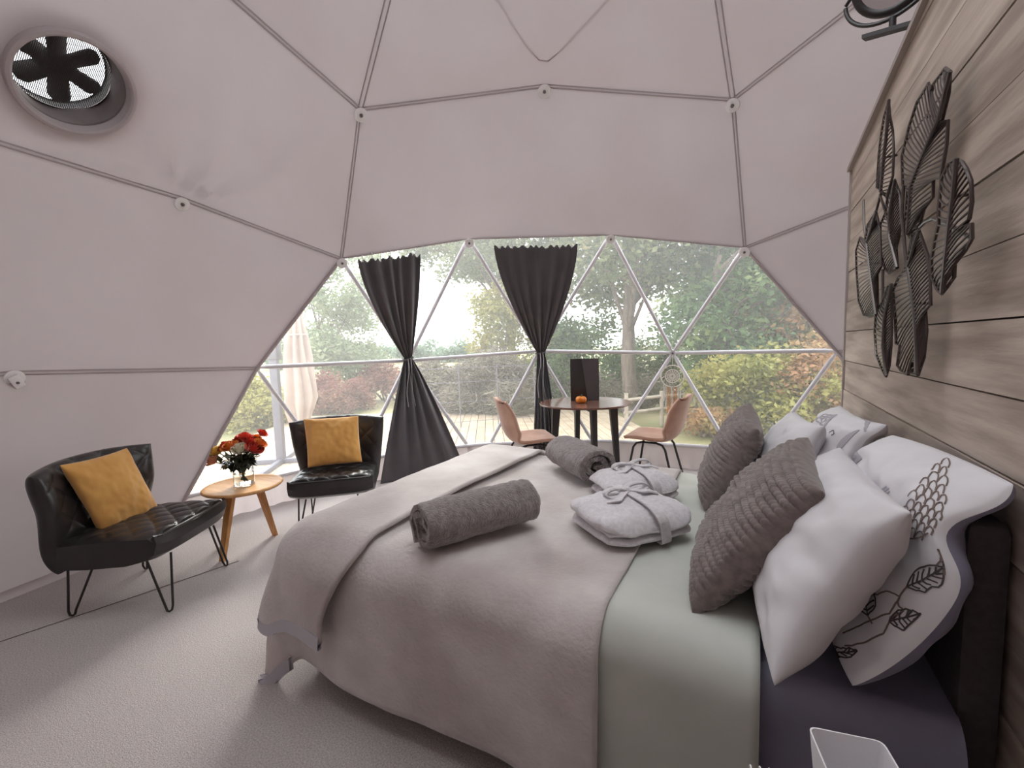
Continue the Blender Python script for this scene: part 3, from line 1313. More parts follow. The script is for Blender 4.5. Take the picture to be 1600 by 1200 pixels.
roll('rolled_throw', (-1.03, 1.15, 0.7), (-0.80, 1.57, 0.7), 0.104, 1.08, 'rolled grey plush throw lying alone in the middle of the bed', 2.2)
roll('rolled_throw', (-0.67, 2.12, 0.7), (-0.99, 2.42, 0.7), 0.112, 1.25, 'rolled grey plush throw touching the far white robe', 0.9, turns=2.2, end=0.35)

# ------------------------------------------------------------------ folded robes
M_ROBE = mat('white_towelling', srgb(226, 222, 225), 0.95, srgb(212, 207, 211), 60, bump=0.5, bscale=120, bdist=0.006, sheen=0.2)


def robe(cx, cy, ang, w, l, h, label, seed):
    z0 = BTOP + 0.052
    r_ = thing('folded_robe', label, 'robe', (cx, cy, z0), ang, 'folded robes on the bed')

    def slab(k, za, zb_, ww, ll, shx, shy):
        def f(s, t):
            # s round the rim, t from bottom centre over the rim to the top centre
            a = 2 * PI * s
            ph = lerp(-PI / 2, PI / 2, t)
            c_, s_ = math.cos(a), math.sin(a)
            q = 0.42
            ex = math.copysign(abs(c_) ** q, c_)
            ey = math.copysign(abs(s_) ** q, s_)
            rr_ = math.cos(ph) ** 0.40 if abs(t - 0.5) < 0.4999 else 0.0
            x, y = ex * ww / 2 * rr_, ey * ll / 2 * rr_
            zz = (za + zb_) / 2 + math.sin(ph) * (zb_ - za) / 2
            n_ = 0.016 * nz(x * 8, y * 8, seed + k * 3) + 0.007 * nz(x * 24, y * 24, seed)
            dome_ = 0.016 * max(0, 1 - (2 * x / ww) ** 2) * max(0, 1 - (2 * y / ll) ** 2) if ph > 0 and k == 2 else 0
            droop = -0.35 * zz * (abs(ey) * rr_) ** 6 if k == 2 else 0
            return V(x + shx + n_ * 0.6, y + shy + n_ * 0.5, max(0.0, zz + n_ * (0.9 if ph > -0.2 else 0.2) + dome_ + droop))
        return f
    for k, (za, zb_, ww, ll, shx, shy) in enumerate(((0.0, h * 0.42, w * 0.97, l * 0.98, 0.0, 0.0), (h * 0.32, h * 0.68, w * 0.95, l * 0.94, 0.006, -0.004), (h * 0.42, h * 1.0, w, l, -0.004, 0.004))):
        MB().grid(72, 30, slab(k, za, zb_, ww, ll, shx, shy), cu=True).build('towelling_fold', M_ROBE, r_, sm=80)
    # belt round the bundle with a bow on top
    pts, nr = [], []
    for i in range(41):
        a = 2 * PI * i / 40
        c_, s_ = math.cos(a), math.sin(a)
        y = math.copysign(abs(c_) ** 0.45, c_) * (l / 2 + 0.006)
        z = h * 0.5 + math.copysign(abs(s_) ** 0.6, s_) * (h * 0.5 + 0.020)
        pts.append(V(0.02 + 0.012 * math.sin(a * 2), y, max(0.002, z)))
        nr.append(V(0, c_, s_))
    belt = MB().ribbon(pts, nr, 0.040, 0.006).build('belt', M_ROBE, r_)
    zt = h + 0.022
    kx = V(0.02, 0.05, 0)
    for sg in (-1, 1):
        lp, ln = [], []
        for i in range(19):
            a = 2 * PI * i / 18
            lp.append(kx + V(sg * (0.055 - 0.055 * math.cos(a)), 0.012 * sg + 0.010 * math.sin(a), zt + 0.004 + 0.020 * math.sin(a) * (0.6 + 0.4 * math.sin(a / 2))))
            ln.append(V(math.cos(a), 0.0, math.sin(a) + 0.2))
        lm = MB()
        vs, fs = [], []
        for i, p in enumerate(lp):
            for q in (-1, -0.33, 0.33, 1):
                vs.append(p + V(0, 0.016 * q, 0.004 * (1 - q * q)))
        for i in range(18):
            for q in range(3):
                fs.append((4 * i + q, 4 * i + q + 1, 4 * i + q + 5, 4 * i + q + 4))
        o = lm.add(vs, fs).build('bow_loop', M_ROBE, belt, sm=80)
        md = o.modifiers.new('thickness', 'SOLIDIFY')
        md.thickness = 0.006
        tl = [kx + V(0, 0, zt + 0.004), kx + V(sg * 0.04, -0.035, zt + 0.002), kx + V(sg * 0.085, -0.05 + 0.02 * sg, zt - 0.004), kx + V(sg * 0.12, -0.045, zt - 0.014)]
        MB().ribbon(tl, V(0, 0, 1), 0.028, 0.006).build('belt_end', M_ROBE, belt)
    MB().lathe([(0.006, -0.010), (0.016, -0.008), (0.020, 0.0), (0.015, 0.010), (0.005, 0.013)], 14, kx + V(0, 0, zt + 0.006)).build('knot', M_ROBE, belt)
    return r_


robe(-0.41, 1.67, math.radians(50), 0.40, 0.35, 0.105, 'white towelling robe folded and tied with a bow, the nearer of two', 1.0)
robe(-0.485, 2.06, math.radians(46), 0.36, 0.31, 0.10, 'white towelling robe folded and tied, further one beside the rolled throw', 4.0)

# ------------------------------------------------------------------ black quilted chairs
M_LEATHER = mat('black_leather', srgb(50, 46, 46), 0.30, srgb(44, 40, 40), 12, bump=0.12, bscale=120, bdist=0.003, spec=0.6)
M_MUSTARD = mat('mustard_velvet', srgb(222, 168, 92), 0.85, srgb(206, 148, 74), 6, bump=0.18, bscale=60, bdist=0.004, sheen=0.4)


def quilt(u, v, k):
    a, b = (u + v) * k, (u - v) * k
    return (abs(math.sin(PI * a)) * abs(math.sin(PI * b))) ** 0.4


def slipper_chair(label, loc, rz):
    c = thing('slipper_chair', label, 'chair', loc, rz, 'black quilted chairs')
    # local +x is the front of the chair
    W2 = 0.29

    def seat_f(s, t):
        # t: 0 bottom rear centre .. profile around front edge; closed loop in x-z plane, s across
        y = lerp(-1, 1, s)
        prof = [(-0.27, 0.262), (-0.10, 0.258), (0.10, 0.268), (0.22, 0.293), (0.275, 0.322), (0.296, 0.378), (0.286, 0.422), (0.25, 0.442), (0.10, 0.440), (-0.12, 0.428), (-0.27, 0.415)]
        k = t * (len(prof) - 1)
        i = min(int(k), len(prof) - 2)
        x, z = [lerp(prof[i][q], prof[i + 1][q], k - i) for q in (0, 1)]
        e_ = abs(y) ** 6
        top = t > 0.62
        z2 = z - 0.020 * e_ if top else z + 0.016 * e_
        x2 = x - 0.03 * abs(y) ** 4 * smooth(0.1, 0.3, x)
        if t > 0.66:
            z2 += 0.015 * quilt(x * 7.5, y * W2 * 7.5, 1.0) * (1 - e_)
        if 0.42 < t <= 0.66 and x > 0.25:
            z2 += 0.0
        return V(x2, y * W2, z2)
    mb = MB()
    nu, nv = 110, 240
    mb.grid(nu, nv, seat_f)
    # sides
    for i in (0, nu - 1):
        mb.f.append(tuple(i * nv + j for j in range(nv)))
        mb.mi.append(0)
    seat = mb.build('seat', M_LEATHER, c, sm=50)
    MB().tube([V(0.24, -0.288, 0.428), V(0.276, -0.26, 0.430), V(0.292, 0, 0.434), V(0.276, 0.26, 0.430), V(0.24, 0.288, 0.428)], 0.006, 8).build('piping', M_LEATHER, seat)

    def back_f(s, t, side):
        y = lerp(-1, 1, s)
        wing = abs(y) ** 2.4
        x = -0.235 - 0.105 * t - 0.015 * math.sin(PI * t) + wing * 0.105 * smooth(0.1, 0.7, t)
        z = lerp(0.258, 0.80, t) + 0.012 * (1 - y * y) * t - 0.012 * wing * t
        hw = lerp(0.285, 0.365, t ** 0.8)
        p = V(x, y * hw, z)
        th = 0.048 * (1 - abs(2 * t - 1) ** 8) ** 0.5 * (1 - abs(y) ** 10) ** 0.5 + 0.006
        n_ = V(1, -0.55 * y * abs(y), 0.22).normalized()
        if side > 0:
            d = th + 0.012 * quilt(y * 2.3, z * 7.0, 1.0) * smooth(0.25, 0.35, t) * (1 - abs(y) ** 8)
        else:
            d = -th
        return p + n_ * d
    mb = MB()
    nu, nv = 120, 100
    mb.grid(nu, nv, lambda s, t: back_f(s, t, 1))
    o_ = nu * nv
    mb.grid(nu, nv, lambda s, t: back_f(s, t, -1))
    for i in range(nu - 1):
        for j in (0, nv - 1):
            mb.f.append((i * nv + j, (i + 1) * nv + j, o_ + (i + 1) * nv + j, o_ + i * nv + j))
            mb.mi.append(0)
    for j in range(nv - 1):
        for i in (0, nu - 1):
            mb.f.append((i * nv + j, i * nv + j + 1, o_ + i * nv + j + 1, o_ + i * nv + j))
            mb.mi.append(0)
    mb.build('backrest', M_LEATHER, c, sm=60)
    for sx, sy in ((1, 1), (1, -1), (-1, 1), (-1, -1)):
        ax, ay = (0.20 if sx > 0 else -0.20), 0.22
        zt = 0.30 if sx > 0 else 0.268
        fx, fy = (0.255 if sx > 0 else -0.245), 0.24
        pts = [V(ax - 0.035, sy * (ay + 0.02), zt), V(fx - 0.014, sy * fy, 0.030), V(fx - 0.006, sy * (fy + 0.002), 0.010), V(fx + 0.004, sy * fy, 0.006),
               V(fx + 0.014, sy * (fy - 0.004), 0.012), V(fx + 0.018, sy * (fy - 0.008), 0.034), V(ax + 0.045, sy * (ay - 0.045), zt)]
        MB().tube(pts, 0.0058, 8).build('hairpin_leg', M_BLACKMETAL, c)
    return c


CH1 = (V(-3.02, 1.105, 0), math.radians(30.5))
CH2 = (V(-2.82, 2.235, 0), math.radians(-47))
slipper_chair('black quilted leather chair nearest the camera against the left tent wall', CH1[0], CH1[1])
slipper_chair('black quilted leather chair between the side table and the tied-back curtain', CH2[0], CH2[1])


def on_chair(ch, x, y, z):
    c, s = math.cos(ch[1]), math.sin(ch[1])
    return V(ch[0].x + x * c - y * s, ch[0].y + x * s + y * c, z)


def onpix(px, py, ref):
    return at_depth(px, py, (Vector(ref) - CAM).dot(CF))


# local: front +x; cushion corners seen from the front run from +y... to -y
m1, _ = pillow('mustard_cushion', M_MUSTARD, onpix(160, 838, on_chair(CH1, 0.02, -0.13, 0.455)), onpix(250, 800, on_chair(CH1, 0.05, 0.20, 0.50)), onpix(198, 700, on_chair(CH1, -0.14, 0.145, 0.865)), onpix(93, 727, on_chair(CH1, -0.17, -0.235, 0.79)), 0.13, n=50, pinch=0.05, seed=31, wr=0.010)
tag(m1, 'mustard yellow square cushion tilted on the nearest black chair', 'cushion', 'mustard cushions')
m2, _ = pillow('mustard_cushion', M_MUSTARD, onpix(481, 731, on_chair(CH2, 0.04, -0.215, 0.455)), onpix(566, 722, on_chair(CH2, 0.04, 0.21, 0.455)), onpix(560, 650, on_chair(CH2, -0.13, 0.205, 0.845)), onpix(474, 655, on_chair(CH2, -0.13, -0.195, 0.845)), 0.13, n=50, pinch=0.04, seed=35, wr=0.010)
tag(m2, 'mustard yellow square cushion upright on the chair by the curtain', 'cushion', 'mustard cushions')
rebase(m1)
rebase(m2)

# ------------------------------------------------------------------ side table, vase, flowers
M_OAK = mat('light_oak', srgb(214, 164, 108), 0.5, srgb(196, 142, 86), 5, bump=0.08, bscale=20, stretch=(1, 7, 1), detail=6)
M_OAKLEG = mat('oak_leg', srgb(204, 148, 90), 0.5, srgb(186, 128, 72), 8, stretch=(5, 5, 1))
TBL = V(-3.075, 1.675, 0)
st = thing('side_table', 'small round oak side table with raised rim and splayed legs', 'table', TBL)
R_ = 0.245
MB().lathe([(R_ - 0.07, 0.424), (R_ - 0.012, 0.428), (R_, 0.438), (R_, 0.446), (R_ - 0.006, 0.452), (R_ - 0.030, 0.452), (R_ - 0.034, 0.449), (0.0001, 0.449)], 72, capt=False).build('table_top', M_OAK, st)
for a in (-76, 94, 195):
    an = math.radians(a)
    d = V(math.cos(an), math.sin(an), 0)
    sd = V(-d.y, d.x, 0)
    top, bot = d * 0.10 + V(0, 0, 0.428), d * 0.205
    vs = []
    for p, w, t in ((bot, 0.017, 0.024), (top, 0.030, 0.030)):
        vs += [p + sd * w - d * t / 2, p + sd * w + d * t / 2, p - sd * w + d * t / 2, p - sd * w - d * t / 2]
    MB().add(vs, [(0, 1, 2, 3), (7, 6, 5, 4), (0, 4, 5, 1), (1, 5, 6, 2), (2, 6, 7, 3), (3, 7, 4, 0)]).build('leg', M_OAKLEG, st, sm=False)

mg = bpy.data.materials.new('clear_glass')
mg.use_nodes = True
gp = mg.node_tree.nodes['Principled BSDF']
gp.inputs['Base Color'].default_value = (0.97, 0.98, 0.98, 1)
gp.inputs['Transmission Weight'].default_value = 1.0
gp.inputs['Roughness'].default_value = 0.02
gp.inputs['IOR'].default_value = 1.3
mw = bpy.data.materials.new('vase_water')
mw.use_nodes = True
wp = mw.node_tree.nodes['Principled BSDF']
wp.inputs['Base Color'].default_value = (0.86, 0.9, 0.84, 1)
wp.inputs['Transmission Weight'].default_value = 1.0
wp.inputs['Roughness'].default_value = 0.0
wp.inputs['IOR'].default_value = 1.2
VS = TBL + V(0.015, 0.0, 0.450)
vase = thing('vase', 'clear glass jar vase with water on the oak side table', 'vase', VS)
MB().lathe([(0.058, 0.0), (0.064, 0.006), (0.065, 0.13), (0.058, 0.148), (0.056, 0.158), (0.060, 0.166), (0.057, 0.166), (0.053, 0.158), (0.055, 0.148), (0.061, 0.13), (0.060, 0.012), (0.0001, 0.010)], 40, capt=False).build('jar', mg, vase)
MB().lathe([(0.0595, 0.013), (0.0602, 0.085), (0.0001, 0.085)], 32, capt=False).build('water', mw, vase)

M_STEM = mat('flower_stem', srgb(84, 96, 62), 0.7)
M_LEAFD = mat('bouquet_leaf', srgb(52, 60, 50), 0.6, srgb(66, 76, 58), 20)
FCOL = {'red': (srgb(226, 70, 40), srgb(190, 44, 30)), 'orange': (srgb(240, 150, 52), srgb(226, 116, 34)), 'coral': (srgb(238, 96, 70), srgb(216, 66, 44)),
        'yellow': (srgb(238, 196, 92), srgb(224, 168, 62)), 'cream': (srgb(238, 232, 214), srgb(226, 216, 190)), 'peach': (srgb(206, 138, 104), srgb(186, 112, 82))}
FM = {k: mat('petal_' + k, a, 0.7, b, 30, sheen=0.2) for k, (a, b) in FCOL.items()}


def petal_ring(mb, n, r, h, open_, z0, M3, c, ph):
    for k in range(n):
        a0 = 2 * PI * k / n + ph
        def f(s, t):
            a = a0 + (s - 0.5) * (2 * PI / n) * 1.5
            e_ = math.sin(PI * clamp(s, 0.02, 0.98)) ** 0.5
            rr_ = r * (0.25 + 0.75 * math.sin(t * PI / 2)) * (1 + open_ * t * t)
            z = z0 + h * t * (0.75 + 0.25 * e_) - open_ * 0.5 * h * t ** 3
            return c + M3 @ V(rr_ * math.cos(a), rr_ * math.sin(a), z)
        mb.grid(5, 5, f)


flowers = [('red', -0.03, 0.02, 0.30, 0.033, 'deep red rose at the back left of the bouquet'), ('yellow', -0.145, -0.03, 0.245, 0.034, 'yellow rose at the left of the bouquet'),
           ('peach', -0.165, -0.05, 0.185, 0.032, 'peach rose drooping at the lower left of the bouquet'), ('red', -0.085, -0.03, 0.275, 0.036, 'bright red rose next to the yellow rose'),
           ('orange', -0.03, -0.07, 0.280, 0.038, 'orange rose at the front of the bouquet'), ('coral', 0.02, 0.01, 0.325, 0.036, 'coral rose at the top of the bouquet'),
           ('cream', 0.045, -0.085, 0.265, 0.036, 'cream white rose at the front of the bouquet'), ('red', 0.115, -0.05, 0.260, 0.040, 'large red rose at the right of the bouquet'),
           ('red', 0.125, 0.04, 0.345, 0.026, 'small red rose standing above the right of the bouquet'), ('orange', 0.05, 0.09, 0.300, 0.030, 'small orange rose at the back of the bouquet'),
           ('red', 0.065, -0.02, 0.305, 0.030, 'dark red rose behind the cream rose'), ('orange', 0.135, -0.01, 0.285, 0.03, 'orange rose tucked behind the large red rose')]
# offsets are given across (to the right as seen from the bed) and towards the viewer
vx = V(0.876, 0.481, 0)
vy = V(-0.481, 0.876, 0)
for k, (cn, ox, oy, oz, rr_, lab) in enumerate(flowers):
    fl = thing('rose', lab, 'flower', VS + V(0, 0, 0.0), 0, 'roses in the vase')
    hd = vx * ox + vy * oy + V(0, 0, oz)
    root = vx * (ox * -0.12) + vy * (oy * -0.12) + V(0, 0, 0.022 + 0.002 * k)
    dr = (hd - V(0, 0, 0.08)).normalized()
    dr = (V(ox, 0, 0).x * vx + oy * vy + V(0, 0, 0.16)).normalized()
    M3 = dr.to_track_quat('Z', 'Y').to_matrix()
    mid = vx * ox * 0.25 + vy * oy * 0.25 + V(0, 0, 0.15)
    pts = []
    for i in range(9):
        t = i / 8
        pts.append((1 - t) ** 2 * root + 2 * t * (1 - t) * mid + t * t * (hd - dr * 0.02))
    MB().tube(pts, 0.0035, 6).build('stem', M_STEM, fl)
    mb = MB()
    rr_ *= 1.2
    c0 = hd - dr * rr_ * 0.5
    petal_ring(mb, 6, rr_ * 1.05, rr_ * 1.0, 0.25, 0, M3, c0, 0.2 * k)
    petal_ring(mb, 5, rr_ * 0.82, rr_ * 1.15, 0.10, 0.002, M3, c0, 0.9 + k)
    petal_ring(mb, 4, rr_ * 0.58, rr_ * 1.25, -0.05, 0.003, M3, c0, 1.7 + k)
    petal_ring(mb, 3, rr_ * 0.32, rr_ * 1.3, -0.2, 0.003, M3, c0, 2.6 + k)
    mb.build('bloom', FM[cn], fl)
    mb = MB()
    lr = random.Random(100 + k)
    for q in range(16):
        t = lr.uniform(0.5, 0.95)
        i = int(t * 8)
        b0 = pts[min(i, 8)]
        dd = (vx * lr.uniform(-1, 1) + vy * lr.uniform(-1, 1) + V(0, 0, lr.uniform(-0.6, 0.5))).normalized()
        L_ = lr.uniform(0.05, 0.085)
        sd = dd.cross(V(0, 0, 1)).normalized()
        n_ = sd.cross(dd)
        wv = 0.02
        mb.add([b0, b0 + dd * L_ * 0.4 + sd * wv, b0 + dd * L_ * 0.4 - n_ * 0.004, b0 + dd * L_ * 0.4 - sd * wv, b0 + dd * L_ - n_ * 0.012], [(0, 1, 2), (0, 2, 3), (1, 4, 2), (2, 4, 3)])
    mb.build('leaf', M_LEAFD, fl, fix=False)

# ------------------------------------------------------------------ dining table
M_WALNUT = mat('dark_walnut', srgb(118, 86, 74), 0.22, srgb(98, 68, 58), 4, stretch=(1, 9, 1), detail=6)
M_BLACKWOOD = mat('black_wood', srgb(56, 52, 52), 0.5)
DT = V(-1.455, 4.13, 0)
DTZ = 0.775
dt = thing('dining_table', 'round walnut dining table on black splayed legs by the window', 'table', DT)
MB().lathe([(0.40, DTZ - 0.024), (0.445, DTZ - 0.018), (0.45, DTZ - 0.010), (0.447, DTZ), (0.0001, DTZ)], 72, capt=False).build('table_top', M_WALNUT, dt)
for a in (35, 125):
    MB().box((0, 0, DTZ - 0.045), (0.64, 0.05, 0.04), Matrix.Rotation(math.radians(a), 3, 'Z'), 0.004).build('rail', M_BLACKWOOD, dt)
for a in (35, 125, 215, 305):
    d = V(math.cos(math.radians(a)), math.sin(math.radians(a)), 0)
    sd = V(-d.y, d.x, 0)
    vs = []
    for p, w, t in ((d * 0.34, 0.020, 0.018), (d * 0.29 + V(0, 0, DTZ - 0.03), 0.026, 0.040)):
        vs += [p + sd * w - d * t, p + sd * w + d * t, p - sd * w + d * t, p - sd * w - d * t]
    MB().add(vs, [(0, 1, 2, 3), (7, 6, 5, 4), (0, 4, 5, 1), (1, 5, 6, 2), (2, 6, 7, 3), (3, 7, 4, 0)]).build('leg', M_BLACKWOOD, dt, sm=False)

M_SCREEN = mat('black_gloss', srgb(56, 52, 52), 0.25, spec=0.5)
pl = thing('menu_board', 'black upright menu board with its diagonal reflection put in as a lighter sheet standing on the dining table', 'sign', (-1.49, 4.24, DTZ), math.radians(29))
MB().box((0, 0, 0.215), (0.292, 0.016, 0.43), bev=0.002).build('board', M_SCREEN, pl)
mb = MB()
mb.add([(-0.03, -0.0095, 0.428), (0.144, -0.0095, 0.428), (0.144, -0.0095, 0.004), (0.028, -0.0095, 0.004), (-0.03, -0.014, 0.428), (0.144, -0.011, 0.428), (0.144, -0.011, 0.004), (0.028, -0.014, 0.004)],
       [(0, 1, 2, 3), (7, 6, 5, 4), (0, 4, 5, 1), (1, 5, 6, 2), (2, 6, 7, 3), (3, 7, 4, 0)])
mb.build('board_reflection', mat('reflection_grey', srgb(84, 78, 80), 0.5), pl, sm=False)  # lighter sheet that stands in for the diagonal reflection on the board
MB().box((0, 0.04, 0.004), (0.26, 0.09, 0.008), bev=0.002).build('stand', M_SCREEN, pl)

M_PUMP = mat('pumpkin_skin', srgb(240, 146, 44), 0.4, srgb(226, 120, 28), 10)
pk = thing('pumpkin', 'small orange pumpkin on the dining table in front of the menu board', 'pumpkin', (-1.455, 4.03, DTZ))
def pumpf(s, t):
    a = 2 * PI * s
    ph = PI * t - PI / 2
    r = 0.054 * math.cos(ph) ** 0.7 * (1 - 0.10 * (0.5 + 0.5 * math.cos(a * 9)) ** 3) if 0.001 < t < 0.999 else 0.0
    return V(r * math.cos(a), r * math.sin(a), 0.036 + 0.036 * math.sin(ph) - 0.010 * max(0, 1 - (r / 0.03) ** 2) * (1 if ph > 0 else -0.4))
MB().grid(72, 16, pumpf, cu=True).build('body', M_PUMP, pk, sm=60)
MB().tube([V(0, 0, 0.058), V(0.002, 0, 0.075), V(0.010, 0.002, 0.086)], [0.009, 0.006, 0.007], 8).build('stalk', M_STEM, pk)

# ------------------------------------------------------------------ tan dining chairs
M_TAN = mat('tan_suede', srgb(184, 144, 122), 0.85, srgb(166, 122, 102), 7, bump=0.15, bscale=60, bdist=0.004, sheen=0.35)


def dining_chair(label, loc, rz):
    c = thing('dining_chair', label, 'chair', loc, rz, 'tan dining chairs')
    c.scale = (1.06, 1.06, 1.06)
    prof = [(0.235, 0.445), (0.215, 0.462), (0.12, 0.455), (0.0, 0.442), (-0.10, 0.445), (-0.165, 0.475), (-0.205, 0.54), (-0.228, 0.62), (-0.25, 0.71), (-0.272, 0.795), (-0.28, 0.835)]

    def f(s, t):
        y = lerp(-1, 1, s)
        k = t * (len(prof) - 1)
        i = min(int(k), len(prof) - 2)
        u = k - i
        p0, p1, p2, p3 = prof[max(i - 1, 0)], prof[i], prof[i + 1], prof[min(i + 2, len(prof) - 1)]
        cr = lambda q: 0.5 * (2 * p1[q] + (p2[q] - p0[q]) * u + (2 * p0[q] - 5 * p1[q] + 4 * p2[q] - p3[q]) * u * u + (3 * p1[q] - p0[q] - 3 * p2[q] + p3[q]) * u ** 3)
        x, z = cr(0), cr(1)
        hw = interp([(0, 0.19), (0.1, 0.215), (0.35, 0.225), (0.6, 0.225), (0.85, 0.20), (1, 0.165)], t)
        cup = abs(y) ** 2.4
        seatness = 1 - smooth(0.35, 0.65, t)
        z += cup * (0.035 * seatness * smooth(0.0, 0.3, t) + 0.015 * (1 - seatness))
        x += cup * 0.085 * smooth(0.4, 0.6, t) * (1 - 0.75 * smooth(0.75, 1, t)) - cup * 0.03 * (1 - smooth(0, 0.12, t))
        z -= cup * 0.05 * smooth(0.9, 1, t)
        return V(x, y * hw, z)
    o = MB().grid(28, 60, f).build('seat_shell', M_TAN, c, sm=80)
    md = o.modifiers.new('thickness', 'SOLIDIFY')
    md.thickness = 0.026
    md.offset = 1
    md.use_rim = True
    for s in (-1, 1):
        y = 0.15 * s
        pts = [V(0.21, y * 1.28, 0.012), V(0.145, y * 1.05, 0.37), V(0.12, y, 0.405), V(0.07, y, 0.418), V(-0.05, y, 0.418), V(-0.10, y, 0.402), V(-0.125, y * 1.05, 0.365), V(-0.215, y * 1.28, 0.012)]
        MB().tube(pts, 0.010, 8).build('leg_frame', M_BLACKMETAL, c)
    MB().tube([V(-0.215, -0.192, 0.012), V(-0.215, 0.192, 0.012)], 0.009, 8).build('floor_bar', M_BLACKMETAL, c)
    MB().tube([V(0.21, -0.192, 0.012), V(0.21, 0.192, 0.012)], 0.009, 8).build('floor_bar', M_BLACKMETAL, c)
    return c


dining_chair('tan suede shell chair with black legs, right of the dining table', (-0.78, 4.16, 0), math.radians(176))
dining_chair('tan suede shell chair with black legs, left of the dining table', (-1.84, 3.64, 0), math.radians(40))

# ------------------------------------------------------------------ curtains
M_CURT = mat('charcoal_velvet', srgb(88, 82, 85), 0.85, srgb(78, 72, 75), 4, bump=0.15, bscale=40, bdist=0.004, sheen=0.35)
M_CURTB = mat('slate_velvet', srgb(62, 62, 70), 0.85, srgb(56, 56, 64), 4, bump=0.15, bscale=40, bdist=0.004, sheen=0.35)
M_TIE = mat('white_cord', srgb(200, 196, 198), 0.8)


def curtain(label, M_, tl, tr, knot, bl, br, folds, seed, kw=0.10, low_in=0.0):
    tl, tr, knot, bl, br = [Vector(p) for p in (tl, tr, knot, bl, br)]
    inn = V(DC.x - knot.x, DC.y - knot.y, 0).normalized()
    side = (tr - tl).normalized()
    ku = 0.50
    c = thing('curtain', label, 'curtain', (knot.x, knot.y, 0), 0, 'curtains tied to the window bar')
    org = V(knot.x, knot.y, 0)

    def f(s, t):
        if t < ku:
            k = t / ku
            w = k ** 1.55
            a, b = lerp(tl, knot - side * kw / 2, w), lerp(tr, knot + side * kw / 2, w)
            zz = lerp(lerp(tl.z, tr.z, s), knot.z, k)
            # the edges swing in towards the tie
            e_ = abs(2 * s - 1)
            p = lerp(a, b, s)
            p.z = zz
            wid = (b - a).length
        else:
            k = (t - ku) / (1 - ku)
            w = k ** 0.85
            a, b = lerp(knot - side * kw / 2, bl, w), lerp(knot + side * kw / 2, br, w)
            p = lerp(a, b, s)
            p.z = lerp(knot.z, 0.015, k)
            wid = (b - a).length
        full = 0.95
        amp = clamp(0.30 * (full - wid) / folds + 0.006, 0.006, 0.05) * (0.45 + 0.9 * (0.5 + 0.5 * nz(s * 3.1, 0.3, seed + 7)) )
        ph = s * folds * 2 * PI + seed + 2.2 * nz(s * 3, t * 1.6, seed)
        d = amp * math.sin(ph) + 0.012 * nz(s * 5, t * 4, seed + 3)
        if abs(t - ku) < 0.06:
            d *= 0.5 + 0.5 * abs(t - ku) / 0.06
        p = p + inn * d
        if t < 0.03:      # ruffled heading
            p.z += (0.012 * math.sin(s * folds * 4 * PI + seed + 3 * nz(s * 5, 1, seed)) + 0.012 * nz(s * 9, 2, seed)) * (1 - t / 0.03)
        return p - org
    o = MB().grid(150, 90, f).build('drape', M_, c, sm=80)
    md = o.modifiers.new('thickness', 'SOLIDIFY')
    md.thickness = 0.004
    # tie and its loose ends
    kk = knot - org
    ring_ = []
    for i in range(16):
        a = 2 * PI * i / 16
        ring_.append(kk + side * math.cos(a) * (kw / 2 + 0.014) + inn * math.sin(a) * 0.045 + V(0, 0, 0.006 * math.sin(2 * a)))
    MB().tube(ring_, 0.009, 8, closed=True).build('tie', M_, c)
    for q in range(2):
        e0 = kk + inn * 0.05 + side * (0.02 * q - 0.01)
        pts = [e0 + side * (0.03 * (q - 0.5) * i * 0.35 + 0.012 * math.sin(i + q)) + inn * 0.006 * i + V(0, 0, -0.07 * i - 0.02 * q * i) for i in range(7 if q else 8)]
        MB().tube(pts, 0.004, 6).build('tie_end', M_TIE, c)
    # small hooks along the top
    for i in range(7):
        s = (i + 0.5) / 7
        p = f(s, 0.0)
        MB().tube([p + V(0, 0, -0.01) + inn * 0.004, p + V(0, 0, 0.02) + inn * 0.012, p + V(0, 0, 0.045)], 0.003, 6).build('hook', M_DISC, c)
    return c


def inward(p, d):
    p = Vector(p)
    return p + V(DC.x - p.x, DC.y - p.y, 0).normalized() * d


k3 = to_world(node(4, 60.2)) 
k4 = to_world(node(4, 36))
curtain('charcoal velvet curtain tied back behind the second black chair, flaring to the floor', M_CURT, at_depth(559, 408, 3.55), at_depth(656, 398, 3.86), inward(k3, 0.07) + V(-0.02, 0, 0.02),
        inward((-3.28, 3.10, 0), 0.05), inward((-2.70, 3.80, 0), 0.06), 5, 0.4, kw=0.085)
curtain('charcoal velvet curtain tied in the middle behind the dining table', M_CURT, at_depth(772, 386, 4.05), at_depth(902, 384, 4.18), inward(k4, 0.07) + V(0.02, 0.0, -0.02),
        inward((-2.15, 4.32, 0), 0.08), inward((-1.86, 4.46, 0), 0.08), 6, 1.7, kw=0.085)

# ------------------------------------------------------------------ dream catcher
M_CREAM = mat('cream_thread', srgb(226, 218, 208), 0.85)
M_TASSEL = mat('rust_thread', srgb(206, 148, 96), 0.85)
hubp = inward(to_world(node(4, 11.8)), 0.06)
dcp = V(hubp.x, hubp.y, 0.985)
dirn = V(DC.x - hubp.x, DC.y - hubp.y, 0).normalized()
dca = math.atan2(dirn.y, dirn.x) + PI / 2
dream = thing('dream_catcher', 'round white lace dream catcher with rust tassels hanging from the window hub', 'ornament', (dcp.x, dcp.y, 0.56), dca)
Zc = dcp.z - 0.56
circ = lambda r, n=40: [V(r * math.cos(2 * PI * i / n), 0, Zc + r * math.sin(2 * PI * i / n)) for i in range(n)]
MB().tube(circ(0.115), 0.005, 8, closed=True).build('hoop', M_CREAM, dream)
mb = MB()
for r in (0.028, 0.05, 0.07):
    mb.tube(circ(r, 28), 0.0035 if r < 0.06 else 0.005, 6, closed=True)
